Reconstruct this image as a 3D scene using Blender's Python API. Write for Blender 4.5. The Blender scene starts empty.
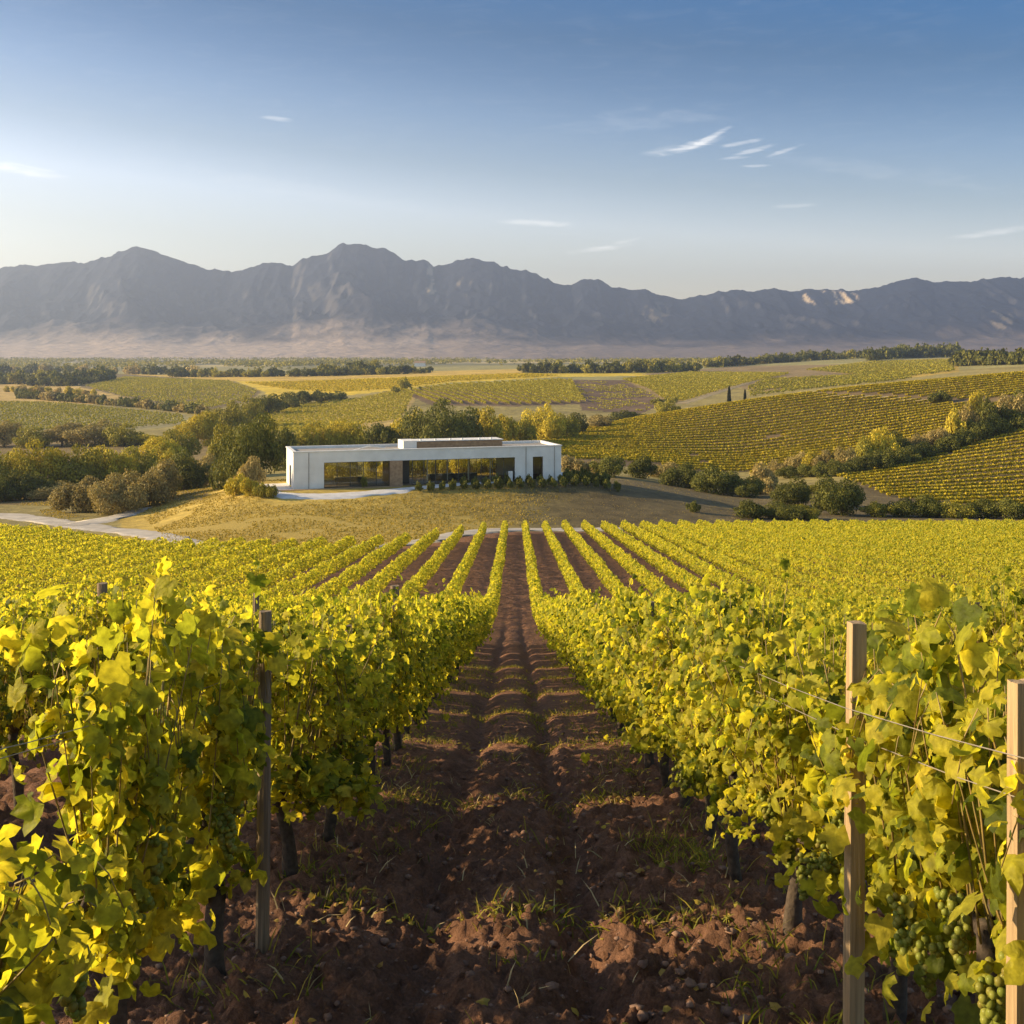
import bpy, math, random
import numpy as np
R = math.radians
rng = np.random.default_rng(7)
random.seed(7)
S = bpy.context.scene
COL = S.collection

# ------------------------------------------------------------------ camera, sky, sun, exposure
EYE = 1.67                       # the lens is 1.67 m above the soil at the head of the slope
F = 1150.0; VX = 515.0; HY = 352.0
cam_d = bpy.data.cameras.new("camera"); cam = bpy.data.objects.new("camera", cam_d); COL.objects.link(cam)
cam.location = (0, 0, EYE); cam.rotation_euler = (R(90), 0, 0)
cam_d.sensor_width = 36; cam_d.lens = 36 * F / 1024
cam_d.shift_x = -(VX - 512) / 1024; cam_d.shift_y = -(512 - HY) / 1024
cam_d.clip_start = .05; cam_d.clip_end = 40000
S.camera = cam

SUN_EL, SUN_FWD = 19.0, 4.0     # low sun from the left, a little in front of the camera
sv = (-math.cos(R(SUN_FWD)) * math.cos(R(SUN_EL)), math.sin(R(SUN_FWD)) * math.cos(R(SUN_EL)), math.sin(R(SUN_EL)))
w = bpy.data.worlds.new("World"); S.world = w; w.use_nodes = True
nt = w.node_tree; nt.nodes.clear()
out = nt.nodes.new("ShaderNodeOutputWorld"); bg = nt.nodes.new("ShaderNodeBackground")
sky = nt.nodes.new("ShaderNodeTexSky"); sky.sky_type = 'NISHITA'; sky.sun_disc = False
sky.sun_elevation = R(SUN_EL); sky.sun_rotation = R(-(90 - SUN_FWD))
sky.altitude = 200; sky.air_density = 1.0; sky.dust_density = 1.0; sky.ozone_density = 2.2
bg.inputs['Strength'].default_value = 0.125
# thin cirrus wisps, placed by direction in the sky
tc = nt.nodes.new("ShaderNodeTexCoord")
def wn(kind, **kw):
    n = nt.nodes.new(kind)
    for k, v in kw.items(): setattr(n, k, v)
    return n
def wmath(op, a, b=None, c=None, clamp=False):
    n = wn("ShaderNodeMath", operation=op, use_clamp=clamp)
    for i, v in enumerate((a, b, c)):
        if v is None: continue
        if isinstance(v, (int, float)): n.inputs[i].default_value = v
        else: nt.links.new(v, n.inputs[i])
    return n.outputs[0]
sep = wn("ShaderNodeSeparateXYZ"); nt.links.new(tc.outputs['Generated'], sep.inputs[0])
az = wmath('ARCTAN2', sep.outputs[0], sep.outputs[1])          # 0 ahead, + right
el = wmath('ARCSINE', sep.outputs[2])
cmb = wn("ShaderNodeCombineXYZ"); nt.links.new(az, cmb.inputs[0]); nt.links.new(el, cmb.inputs[1])
mp = wn("ShaderNodeMapping"); nt.links.new(cmb.outputs[0], mp.inputs[0])
mp.inputs['Rotation'].default_value = (0, 0, R(-14)); mp.inputs['Scale'].default_value = (26, 150, 1)
no = wn("ShaderNodeTexNoise"); no.inputs['Scale'].default_value = 1.0; no.inputs['Detail'].default_value = 6; no.inputs['Roughness'].default_value = .62
no.inputs['Distortion'].default_value = .8
nt.links.new(mp.outputs[0], no.inputs[0])
total = None
# (px, py, half width px, half height px, tilt deg, strength)
WISPS = [(692, 146, 36, 5, 14, .9), (708, 139, 26, 3.6, 26, .9), (664, 150, 26, 5, 8, .4), (741, 143, 24, 2.6, 9, .55), (752, 151, 30, 3, 14, .6), (733, 158, 22, 2.2, 3, .8), (784, 151, 22, 2.4, 16, .6), (757, 166, 16, 1.8, 0, .5),
         (14, 169, 46, 5.5, -5, .9), (278, 119, 18, 3, -3, .7), (536, 223, 48, 4, -2, .7), (598, 249, 40, 3.4, 7, .6), (620, 243, 26, 2.4, 14, .5),
         (1004, 231, 56, 4, 6, .75), (795, 206, 30, 2.2, 0, .3), (640, 120, 90, 12, 4, .12), (870, 170, 130, 10, -10, .10), (300, 190, 160, 9, -8, .10)]
for (px, py, hw, hh, tilt, st) in WISPS:
    d = np.array([(px - VX) / F, 1, (HY - py) / F]); d /= np.linalg.norm(d)
    a0, e0 = math.atan2(d[0], d[1]), math.asin(d[2])
    da = wmath('SUBTRACT', az, a0); de = wmath('SUBTRACT', el, e0)
    c_, s_ = math.cos(R(tilt)), math.sin(R(tilt))
    u_ = wmath('ADD', wmath('MULTIPLY', da, c_ * F / hw), wmath('MULTIPLY', de, s_ * F / hw))
    v_ = wmath('ADD', wmath('MULTIPLY', da, -s_ * F / hh), wmath('MULTIPLY', de, c_ * F / hh))
    r_ = wmath('ADD', wmath('MULTIPLY', u_, u_), wmath('MULTIPLY', v_, v_))
    m_ = wmath('MULTIPLY', wmath('POWER', wmath('SUBTRACT', 1.0, wmath('ADD', r_, wmath('MULTIPLY', wmath('SUBTRACT', .5, no.outputs[0]), 2.6)), clamp=True), 1.7), wmath('MULTIPLY', wmath('SUBTRACT', 1.9, r_, clamp=True), st))
    total = m_ if total is None else wmath('ADD', total, m_)
body = wmath('MULTIPLY', total, 1.0)
veil = wmath('MULTIPLY', wmath('SUBTRACT', no.outputs[0], .50, clamp=True), .10)
cl = wmath('MINIMUM', wmath('ADD', wmath('MULTIPLY', body, .42), veil), .6)
cmix = wn("ShaderNodeMix", data_type='RGBA'); nt.links.new(cl, cmix.inputs[0])
hs = wn("ShaderNodeHueSaturation"); hs.inputs['Saturation'].default_value = 1.06
nt.links.new(sky.outputs[0], hs.inputs['Color'])
cmix.inputs[7].default_value = (6.0, 5.8, 5.5, 1)
# sky tint ahead: pale and creamy low over the valley, deep blue higher up; the bands sink towards the right, away from the sun
tilt_ = wmath('ADD', el, wmath('MULTIPLY', wmath('MAXIMUM', wmath('MINIMUM', az, .7), -.7), .09))
rp = wn("ShaderNodeValToRGB"); rp.color_ramp.interpolation = 'LINEAR'
SK = [(0, (1.40, 1.12, .97)), (.075, (1.38, 1.06, .92)), (.115, (1.50, 1.15, 1.04)), (.155, (1.0, .83, .77)), (.2, (.68, .66, .70)), (.235, (.41, .49, .58)), (.27, (.24, .38, .49)), (.31, (.14, .37, .54)), (.48, (.38, .52, .64)), (1.0, (.8, .8, .8))]
for i_, (ps, c_) in enumerate(SK):
    e_ = rp.color_ramp.elements[i_] if i_ < 2 else rp.color_ramp.elements.new(ps)
    e_.position = ps
    e_.color = tuple(v_ * .78 for v_ in c_) + (1,)
rp.color_ramp.elements[0].position = 0
nt.links.new(tilt_, rp.inputs[0])
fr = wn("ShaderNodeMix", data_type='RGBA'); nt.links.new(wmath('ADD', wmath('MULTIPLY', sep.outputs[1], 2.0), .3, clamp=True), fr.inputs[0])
fr.inputs[6].default_value = (1.18, 1.0, .84, 1); nt.links.new(rp.outputs[0], fr.inputs[7])  # warmer, brighter sky added behind the camera to fill the shaded winery front
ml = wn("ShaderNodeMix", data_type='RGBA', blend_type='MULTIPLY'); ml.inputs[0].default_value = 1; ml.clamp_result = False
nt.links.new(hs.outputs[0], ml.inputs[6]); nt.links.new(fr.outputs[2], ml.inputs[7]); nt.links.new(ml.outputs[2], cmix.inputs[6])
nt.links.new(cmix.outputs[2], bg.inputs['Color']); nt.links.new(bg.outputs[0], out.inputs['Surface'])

sun_d = bpy.data.lights.new("sun", 'SUN'); sun_d.energy = 5.0; sun_d.angle = R(.5); sun_d.color = (1.0, .76, .43)
sun = bpy.data.objects.new("sun", sun_d); COL.objects.link(sun)
from mathutils import Vector
sun.rotation_euler = Vector(sv).to_track_quat('Z', 'Y').to_euler(); sun.location = (-30, 10, 30)

S.view_settings.view_transform = 'Standard'; S.view_settings.look = 'None'
S.view_settings.exposure = 1.15; S.view_settings.gamma = 1
S.render.engine = 'CYCLES'
cy = S.cycles; cy.max_bounces = 6; cy.diffuse_bounces = 2; cy.glossy_bounces = 2; cy.transmission_bounces = 4
cy.transparent_max_bounces = 6; cy.volume_bounces = 0
cy.use_denoising = True
try: cy.denoiser = 'OPENIMAGEDENOISE'
except Exception: pass
cy.caustics_reflective = cy.caustics_refractive = False

# ------------------------------------------------------------------ helpers
def lin(*c): return tuple(c) + (1.0,)
def tag(o, label=None, cat=None, group=None, kind=None):
    if label: o['label'] = label
    if cat: o['category'] = cat
    if group: o['group'] = group
    if kind: o['kind'] = kind
    return o
def link(o, parent=None):
    COL.objects.link(o)
    if parent is not None: o.parent = parent
    return o
def np_mesh(name, V, polys, mat=None, smooth=False, cols=None):
    """V (n,3); polys: (m,k) int array or list of such arrays"""
    me = bpy.data.meshes.new(name)
    if not isinstance(polys, list): polys = [polys]
    polys = [np.asarray(p, dtype=np.int32) for p in polys if len(p)]
    me.vertices.add(len(V)); me.vertices.foreach_set("co", np.asarray(V, dtype=np.float32).ravel())
    lv = np.concatenate([p.ravel() for p in polys])
    tot = np.concatenate([np.full(len(p), p.shape[1], dtype=np.int32) for p in polys])
    st = np.concatenate([[0], np.cumsum(tot)[:-1]]).astype(np.int32)
    me.loops.add(len(lv)); me.loops.foreach_set("vertex_index", lv)
    me.polygons.add(len(tot)); me.polygons.foreach_set("loop_start", st); me.polygons.foreach_set("loop_total", tot)
    me.polygons.foreach_set("use_smooth", np.full(len(tot), bool(smooth)))
    if cols is not None:
        a = me.color_attributes.new("tint", 'FLOAT_COLOR', 'POINT')
        a.data.foreach_set("color", np.concatenate([cols, np.ones((len(cols), 1))], 1).astype(np.float32).ravel())
    me.update(calc_edges=True)
    if mat: me.materials.append(mat)
    return me
def mesh_obj(name, me, parent=None, loc=None):
    o = bpy.data.objects.new(name, me); link(o, parent)
    if loc is not None: o.location = loc
    return o
def empty(name, loc=(0, 0, 0), rz=0):
    o = bpy.data.objects.new(name, None); link(o); o.location = loc; o.rotation_euler = (0, 0, rz); o.empty_display_size = .2
    return o
class MB:
    """collects simple solids into one mesh"""
    def __init__(s): s.V = []; s.P = {}
    def add(s, V, polys):
        b = len(s.V); s.V += [tuple(v) for v in V]
        for p in polys: s.P.setdefault(len(p), []).append([b + i for i in p])
    def box(s, x0, x1, y0, y1, z0, z1):
        s.add([(x, y, z) for z in (z0, z1) for (x, y) in ((x0, y0), (x1, y0), (x1, y1), (x0, y1))],
              [(3, 2, 1, 0), (4, 5, 6, 7), (0, 1, 5, 4), (1, 2, 6, 5), (2, 3, 7, 6), (3, 0, 4, 7)])
    def tube(s, pts, rad, n=6, wob=0.0, cap=True):
        pts = [np.array(p, float) for p in pts]; V = []; m = len(pts)
        for i, p in enumerate(pts):
            d = pts[min(i + 1, m - 1)] - pts[max(i - 1, 0)]; d = d / (np.linalg.norm(d) + 1e-9)
            a = np.cross(d, (0, 0, 1) if abs(d[2]) < .9 else (1, 0, 0)); a /= np.linalg.norm(a); b = np.cross(d, a)
            r = rad[i] if hasattr(rad, '__len__') else rad
            for k in range(n):
                t = 2 * math.pi * k / n; rr = r * (1 + wob * random.uniform(-1, 1))
                V.append(p + a * math.cos(t) * rr + b * math.sin(t) * rr)
        P = [(i * n + k, i * n + (k + 1) % n, (i + 1) * n + (k + 1) % n, (i + 1) * n + k) for i in range(m - 1) for k in range(n)]
        if cap: P.append(tuple(range(n - 1, -1, -1))); P.append(tuple((m - 1) * n + k for k in range(n)))
        s.add(V, P)
    def mesh(s, name, mat, smooth=False):
        return np_mesh(name, np.array(s.V, float), [np.array(p) for p in s.P.values()], mat, smooth)
    def build(s, name, mat, parent=None, smooth=False):
        return mesh_obj(name, s.mesh(name, mat, smooth), parent)

# numpy noise
def _hash(ix, iy, seed):
    h = (ix.astype(np.int64) * 374761393 + iy.astype(np.int64) * 668265263 + seed * 982451653) & 0x7fffffff
    h = ((h ^ (h >> 13)) * 1274126177) & 0x7fffffff
    return ((h ^ (h >> 16)) & 0xffff) / 65535.0
def vnoise(x, y, seed=0):
    ix = np.floor(x); iy = np.floor(y); fx = x - ix; fy = y - iy
    fx = fx * fx * (3 - 2 * fx); fy = fy * fy * (3 - 2 * fy)
    a = _hash(ix, iy, seed); b = _hash(ix + 1, iy, seed); c = _hash(ix, iy + 1, seed); d = _hash(ix + 1, iy + 1, seed)
    return (a * (1 - fx) + b * fx) * (1 - fy) + (c * (1 - fx) + d * fx) * fy * 1.0
def fbm(x, y, o=4, seed=0, gain=.5):
    s = 0; a = 1; t = 0
    for i in range(o):
        s = s + a * vnoise(x * 2 ** i + 17.3 * i, y * 2 ** i - 9.1 * i, seed + i); t += a; a *= gain
    return s / t
def ridged(x, y, o=5, seed=0):
    s = 0; a = 1; t = 0
    for i in range(o):
        s = s + a * (1 - np.abs(2 * vnoise(x * 2 ** i + 3.7 * i, y * 2 ** i + 5.1 * i, seed + i) - 1)) ** 1.6; t += a; a *= .5
    return s / t
def sstep(a, b, x):
    t = np.clip((x - a) / (b - a), 0, 1); return t * t * (3 - 2 * t)

# materials
def mat_new(name):
    m = bpy.data.materials.new(name); m.use_nodes = True
    return m, m.node_tree, m.node_tree.nodes['Principled BSDF']
def noise_mat(name, c1, c2, scale=5, rough=.85, bump=0, bscale=None, coord='Object', detail=5, dist=.05, c3=None):
    m, t, p = mat_new(name)
    tc = t.nodes.new("ShaderNodeTexCoord"); n = t.nodes.new("ShaderNodeTexNoise"); n.inputs['Scale'].default_value = scale; n.inputs['Detail'].default_value = detail
    t.links.new(tc.outputs[coord], n.inputs[0])
    r = t.nodes.new("ShaderNodeValToRGB"); r.color_ramp.elements[0].position = .32; r.color_ramp.elements[1].position = .68
    r.color_ramp.elements[0].color = lin(*c1); r.color_ramp.elements[1].color = lin(*c2)
    if c3: e = r.color_ramp.elements.new(.5); e.color = lin(*c3)
    t.links.new(n.outputs[0], r.inputs[0]); t.links.new(r.outputs[0], p.inputs['Base Color']); p.inputs['Roughness'].default_value = rough
    if bump:
        n2 = t.nodes.new("ShaderNodeTexNoise"); n2.inputs['Scale'].default_value = bscale or scale * 4; n2.inputs['Detail'].default_value = 6
        t.links.new(tc.outputs[coord], n2.inputs[0])
        b = t.nodes.new("ShaderNodeBump"); b.inputs['Strength'].default_value = bump; b.inputs['Distance'].default_value = dist
        t.links.new(n2.outputs[0], b.inputs['Height']); t.links.new(b.outputs[0], p.inputs['Normal'])
    return m
def leaf_mat(name, cols, rough=.5, trans=.45, tboost=1.5, per_object=.0, vein=False):
    """leaf colour varies from leaf to leaf; light passes through the blade"""
    m, t, p = mat_new(name)
    g = t.nodes.new("ShaderNodeNewGeometry"); r = t.nodes.new("ShaderNodeValToRGB")
    els = r.color_ramp.elements
    els[0].position = 0; els[0].color = lin(*cols[0]); els[1].position = 1; els[1].color = lin(*cols[-1])
    for i, c in enumerate(cols[1:-1]): e = els.new((i + 1) / (len(cols) - 1)); e.color = lin(*c)
    t.links.new(g.outputs['Random Per Island'], r.inputs[0])
    src = r.outputs[0]
    if per_object:
        oi = t.nodes.new("ShaderNodeObjectInfo"); mr = t.nodes.new("ShaderNodeMapRange")
        mr.inputs[3].default_value = 1 - per_object; mr.inputs[4].default_value = 1 + per_object
        t.links.new(oi.outputs['Random'], mr.inputs[0])
        hv = t.nodes.new("ShaderNodeHueSaturation"); t.links.new(mr.outputs[0], hv.inputs['Value']); t.links.new(src, hv.inputs['Color']); src = hv.outputs[0]
    if vein:
        tc = t.nodes.new("ShaderNodeTexCoord"); nz = t.nodes.new("ShaderNodeTexNoise"); nz.inputs['Scale'].default_value = 38; nz.inputs['Detail'].default_value = 4
        t.links.new(tc.outputs['Object'], nz.inputs[0]); mr2 = t.nodes.new("ShaderNodeMapRange"); mr2.inputs[1].default_value = .3; mr2.inputs[2].default_value = .7; mr2.inputs[3].default_value = .62; mr2.inputs[4].default_value = 1.28
        t.links.new(nz.outputs[0], mr2.inputs[0]); hv2 = t.nodes.new("ShaderNodeHueSaturation"); t.links.new(mr2.outputs[0], hv2.inputs['Value']); t.links.new(src, hv2.inputs['Color']); src = hv2.outputs[0]
        bp = t.nodes.new("ShaderNodeBump"); bp.inputs['Strength'].default_value = .7; bp.inputs['Distance'].default_value = .012; t.links.new(nz.outputs[0], bp.inputs['Height']); t.links.new(bp.outputs[0], p.inputs['Normal'])
    t.links.new(src, p.inputs['Base Color']); p.inputs['Roughness'].default_value = rough
    p.inputs['Specular IOR Level'].default_value = .16
    tr = t.nodes.new("ShaderNodeBsdfTranslucent")
    mx = t.nodes.new("ShaderNodeMix"); mx.data_type = 'RGBA'; mx.blend_type = 'MULTIPLY'; mx.inputs[0].default_value = 1; mx.inputs[7].default_value = (tboost, tboost * .95, tboost * .5, 1)
    mx.clamp_result = False
    t.links.new(src, mx.inputs[6]); t.links.new(mx.outputs[2], tr.inputs['Color'])
    sh = t.nodes.new("ShaderNodeMixShader"); sh.inputs[0].default_value = trans
    t.links.new(p.outputs[0], sh.inputs[1]); t.links.new(tr.outputs[0], sh.inputs[2])
    t.links.new(sh.outputs[0], t.nodes['Material Output'].inputs[0])
    return m

# ------------------------------------------------------------------ the lie of the land
PXK = np.array([-700, -200, 0, 130, 170, 200, 283, 400, 515, 620, 740, 850, 1024, 1224, 1724], float)
ST = {   # distance: where the ground at that distance lies below the horizon (photo rows)
 157: [531, 531, 531, 531, 527, 520, 514, 518, 529, 531, 531, 531, 531, 531, 531],
 170: [525, 525, 525, 524, 519, 508, 501, 504, 510, 514, 523, 525, 525, 525, 525],
 180: [519, 519, 519, 516, 510, 499, 489, 491, 496, 502, 516, 519, 521, 521, 521],
 195: [510, 511, 512, 506, 500, 491, 483, 482, 481, 484, 508, 514, 516, 516, 514],
 240: [492, 493, 494, 490, 488, 485, 478, 475, 474, 478, 496, 490, 485, 470, 460],
 300: [480, 480, 480, 472, 469, 466, 463, 462, 462, 466, 478, 464, 440, 420, 410],
 360: [466, 466, 466, 459, 457, 455, 452, 452, 449, 452, 456, 441, 412, 390, 380],
 420: [452, 452, 452, 446, 444, 443, 440, 440, 438, 436, 430, 416, 394, 372, 362],
 500: [438, 437, 436, 434, 433, 432, 430, 430, 431, 420, 400, 386, 371, 358, 350],
 560: [430, 429, 428, 428, 428, 427, 424, 422, 425, 425, 409, 395, 380, 366, 358],
 650: [418, 416, 415, 416, 417, 417, 412, 409, 412, 414, 409, 396, 379, 366, 358],
 800: [404, 403, 402, 403, 404, 405, 400, 393, 392, 396, 393, 384, 369, 360, 356],
 1000: [393, 392, 392, 388, 388, 388, 385, 381, 378, 379, 378, 374, 362, 357, 355],
 1300: [384, 383, 383, 378, 378, 378, 376, 374, 371, 371, 371, 364, 358, 356, 355],
 1700: [375, 374, 374, 373, 373, 373, 372, 369, 366, 366, 363, 358, 356, 355, 355],
 2200: [368, 367, 367, 367, 366, 366, 366, 365, 364, 363, 362, 359, 358, 358, 358],
 3200: [361.5] * 15, 5000: [357.8] * 15, 8000: [356.0] * 15}
def plane_h(y):
    y = np.asarray(y, float)
    s = 5.0
    return EYE + .215 * y - (.215 - .098) * s * np.logaddexp(0, (y - 62) / s)
TG = np.linspace(-1.3, 1.3, 651); LD = np.linspace(math.log(90), math.log(7900), 520)
_rows = []; _ds = []
for D in (80, 95, 110, 122, 135):
    _ds.append(math.log(D)); _rows.append(np.full(len(TG), float(plane_h(D))))
for D in sorted(ST):
    _ds.append(math.log(D)); _rows.append((np.interp(TG * F + VX, PXK, ST[D]) - HY) * D / F)
_rows = np.array(_rows); _ds = np.array(_ds)
GR = np.empty((len(LD), len(TG)))
Dl = np.exp(LD); Dk = np.exp(_ds)
for j in range(len(TG)): GR[:, j] = np.interp(Dl, Dk, _rows[:, j])
def gblur(A, s, axis):
    r = int(3 * s); k = np.exp(-.5 * (np.arange(-r, r + 1) / s) ** 2); k /= k.sum()
    P = np.pad(A, [(r, r) if a == axis else (0, 0) for a in range(2)], mode='edge'); O = 0
    for i, w_ in enumerate(k): O = O + w_ * (P[i:i + A.shape[0]] if axis == 0 else P[:, i:i + A.shape[1]])
    return O
GR = gblur(gblur(GR, 2.6, 0), 5.0, 1)
HP1 = np.array([-34.7, 180.0]); HC, HS = math.cos(R(17)), math.sin(R(17)); HL, HW = 44.4, 10.5; HFLOOR = 21.4
def house_uv(x, y):
    dx, dy = x - HP1[0], y - HP1[1]
    return dx * HC + dy * HS, -dx * HS + dy * HC
def Hraw(x, y):
    """depth of the ground below the eye"""
    x = np.asarray(x, float); y = np.asarray(y, float)
    near = plane_h(y)
    yy = np.maximum(y, 90.0); t = np.clip(x / yy, -1.299, 1.299); l = np.clip(np.log(yy), LD[0], LD[-1] - 1e-6)
    fi = (l - LD[0]) / (LD[1] - LD[0]); fj = (t - TG[0]) / (TG[1] - TG[0])
    i = np.minimum(fi.astype(int), len(LD) - 2); j = np.minimum(fj.astype(int), len(TG) - 2); fi = fi - i; fj = fj - j
    far = (GR[i, j] * (1 - fi) + GR[i + 1, j] * fi) * (1 - fj) + (GR[i, j + 1] * (1 - fi) + GR[i + 1, j + 1] * fi) * fj
    k = sstep(95, 115, y)
    h = near * (1 - k) + far * k
    u, v = house_uv(x, y)
    du = np.maximum(np.maximum(-5 - u, u - (HL + 2)), 0); dv = np.maximum(np.maximum(-4.5 - v, v - (HW + 3)), 0)
    m = 1 - sstep(0, 7, np.hypot(du, dv))
    return h * (1 - m) + (HFLOOR + .12) * m
def micro(x, y):
    """clods, wheel ruts and furrows of the worked soil, close to the camera"""
    x = np.asarray(x, float); y = np.asarray(y, float)
    xm = (x + 1.3) % 2.6 - 1.3
    rut = -.12 * np.exp(-((xm - .36 - .04 * np.sin(y * .9)) / .13) ** 2) - .11 * np.exp(-((xm + .47 + .05 * np.sin(y * .7 + 1)) / .15) ** 2)
    rut = rut + .025 * np.exp(-((xm + .05) / .2) ** 2) + .045 * np.exp(-((np.abs(xm) - 1.3) / .28) ** 2)
    k = 1 - sstep(8, 24, y); kh = 1 - sstep(5, 15, y)
    n = (fbm(x * 6, y * 6, 4, 3) - .5) * .06 + np.clip(fbm(x * 13, y * 16, 3, 11) - .5, -.08, 1) * .20 * (1 - sstep(8, 20, y)) + np.clip(fbm(x * 34, y * 42, 2, 21) - .5, 0, 1) * .09 * kh
    n = n + (ridged(x * 5.5, y * .7, 3, 31) - .5) * .05 * (1 - sstep(8, 18, y))
    return (rut * (1 - sstep(40, 90, y)) + n * k) * (1 - sstep(110, 130, y))
def Z(x, y, fine=False):
    z = EYE - Hraw(x, y)
    return z + micro(x, y) if fine else z
def proj(x, y, z): return VX + F * x / y, HY + F * (EYE - z) / y
_DS = np.exp(np.linspace(math.log(100), math.log(7000), 2600))
def G(px, py, dmin=118, dmax=7000):
    """the point of the ground seen at a place of the photograph, at least dmin away"""
    t = (px - VX) / F
    d = _DS[(_DS >= dmin) & (_DS <= dmax)]
    yy = HY + F * Hraw(t * d, d) / d
    k = np.where(yy <= py)[0]
    D = d[k[0]] if len(k) else d[-1]
    return t * D, D
def dend(px): return np.interp(px, [-300, 0, 60, 100, 140, 300, 400, 430, 460, 490, 515, 740, 1400], [155, 146, 137, 124, 116, 116, 124, 131, 139, 146, 150, 157, 157])
def in_poly(px, py, poly):
    px = np.asarray(px); ins = np.zeros(px.shape, bool); n = len(poly)
    for i in range(n):
        x0, y0 = poly[i]; x1, y1 = poly[(i + 1) % n]
        if y0 == y1: continue
        c = ((y0 > py) != (y1 > py)) & (px < (x1 - x0) * (py - y0) / (y1 - y0) + x0)
        ins ^= c
    return ins

# fields on the hills: outline as seen on the ground, distance band, colour of the soil or crop
GOLD = (.36, .25, .07); TANC = (.27, .20, .10); BROWN = (.115, .08, .042); DARKF = (.15, .115, .05); YEL = (.52, .38, .035)
FIELDS = [
 ([(-200, 470), (-200, 510), (205, 500), (240, 440), (1200, 440), (1200, 540), (1200, 430), (-200, 430)], 150, 460, (.17, .125, .05)),
 ([(-300, 398), (60, 401), (185, 414), (192, 424), (140, 430), (-300, 436)], 480, 1000, (.24, .21, .10)),
 ([(-300, 381), (60, 384), (150, 393), (210, 408), (60, 403), (-300, 396)], 560, 1500, (.40, .28, .09)),
 ([(70, 378), (120, 374), (230, 380), (262, 391), (250, 402), (200, 412), (120, 396), (80, 387)], 560, 1800, DARKF),
 ([(120, 374), (240, 376), (520, 369), (525, 374), (400, 379), (300, 386), (235, 381)], 700, 2300, (.48, .33, .07)),
 ([(235, 381), (300, 381), (400, 377), (525, 373), (640, 372), (700, 371), (700, 375), (560, 377), (450, 383), (395, 390), (270, 404), (265, 392)], 600, 2300, YEL),
 ([(180, 430), (262, 409), (360, 399), (395, 390), (420, 392), (400, 425), (300, 440)], 420, 1200, (.42, .30, .10)),
 ([(400, 391), (450, 384), (570, 379), (588, 404), (520, 406), (430, 405)], 550, 1300, (.15, .10, .055)),
 ([(570, 380), (625, 380), (655, 394), (665, 404), (640, 414), (582, 410)], 550, 1300, (.125, .082, .048)),
 ([(622, 379), (690, 372), (760, 374), (735, 386), (685, 402), (660, 400), (640, 388)], 550, 1500, (.24, .17, .07)),
 ([(640, 374), (740, 366), (860, 364), (930, 360), (960, 366), (900, 378), (760, 392), (700, 380)], 700, 2300, (.22, .16, .075)),
 ([(805, 369), (870, 361), (955, 358), (960, 372), (890, 380), (850, 374)], 560, 2300, (.34, .24, .045)),
 ([(520, 440), (620, 421), (740, 399), (850, 386), (1024, 371), (1300, 360), (1300, 470), (900, 445), (760, 472), (600, 468)], 300, 540, (.135, .095, .045)),
 ([(850, 474), (960, 438), (1030, 418), (1300, 400), (1300, 520), (880, 512)], 185, 400, (.13, .095, .04)),
]
def ground_colour(x, y):
    n = len(x); c = np.tile(np.array([.25, .21, .065]), (n, 1))
    z = Z(x, y); px, py = proj(x, np.maximum(y, .5), z)
    soil = y < dend(px) + .5
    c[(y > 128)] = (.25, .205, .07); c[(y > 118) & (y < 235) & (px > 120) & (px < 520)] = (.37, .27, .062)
    far = y > 900; c[far] = (.26, .235, .09)
    wob = (fbm(x / 18, y / 18, 3, 5) - .5) * 3
    for poly, d0, d1, col in FIELDS:
        m = (y > d0) & (y < d1) & in_poly(px + wob * .6, py + wob * .12, poly)
        c[m] = col
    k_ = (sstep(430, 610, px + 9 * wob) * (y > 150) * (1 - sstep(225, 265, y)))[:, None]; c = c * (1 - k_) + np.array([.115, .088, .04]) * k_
    # plain: patchwork of far fields
    pl = sstep(1500, 2600, y)[:, None]
    q = _hash(np.floor(x / 210 + .3 * np.floor(y / 300)), np.floor(y / 300), 9)[:, None]
    plc = np.where(q < .35, np.array([.10, .10, .06]), np.where(q < .7, np.array([.26, .23, .13]), np.array([.42, .34, .16])))
    c = c * (1 - pl) + plc * pl
    c[soil] = (.19, .098, .06)
    return c

# ------------------------------------------------------------------ ground and hills
tt = np.concatenate([np.linspace(-1.25, -.52, 30)[:-1], np.arange(-.52, -.12, .0021), np.arange(-.12, .12, .0014), np.arange(.12, .52, .0021), np.linspace(.52, 1.25, 30)])
yy = [-9, -7, -5, -3.5, -2, -1, 0, .8, 1.5, 2.0]
y = 2.3
while y < 157: yy.append(y); y *= 1.0052 if y < 24 else 1.0095
y = 157.0; yb = len(yy)
while y < 7400: yy.append(y); y *= (1.005 if y < 620 else 1.013)
yy = np.array(yy)
XX = tt[None, :] * (np.maximum(yy, 0)[:, None] + 11); YY = np.repeat(yy[:, None], len(tt), 1)
ZZ = np.empty_like(XX)
nearrow = yy < 132
ZZ[nearrow] = Z(XX[nearrow], YY[nearrow], True); ZZ[~nearrow] = Z(XX[~nearrow], YY[~nearrow])
CC = ground_colour(XX.ravel(), YY.ravel()).reshape(XX.shape + (3,))
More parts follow.
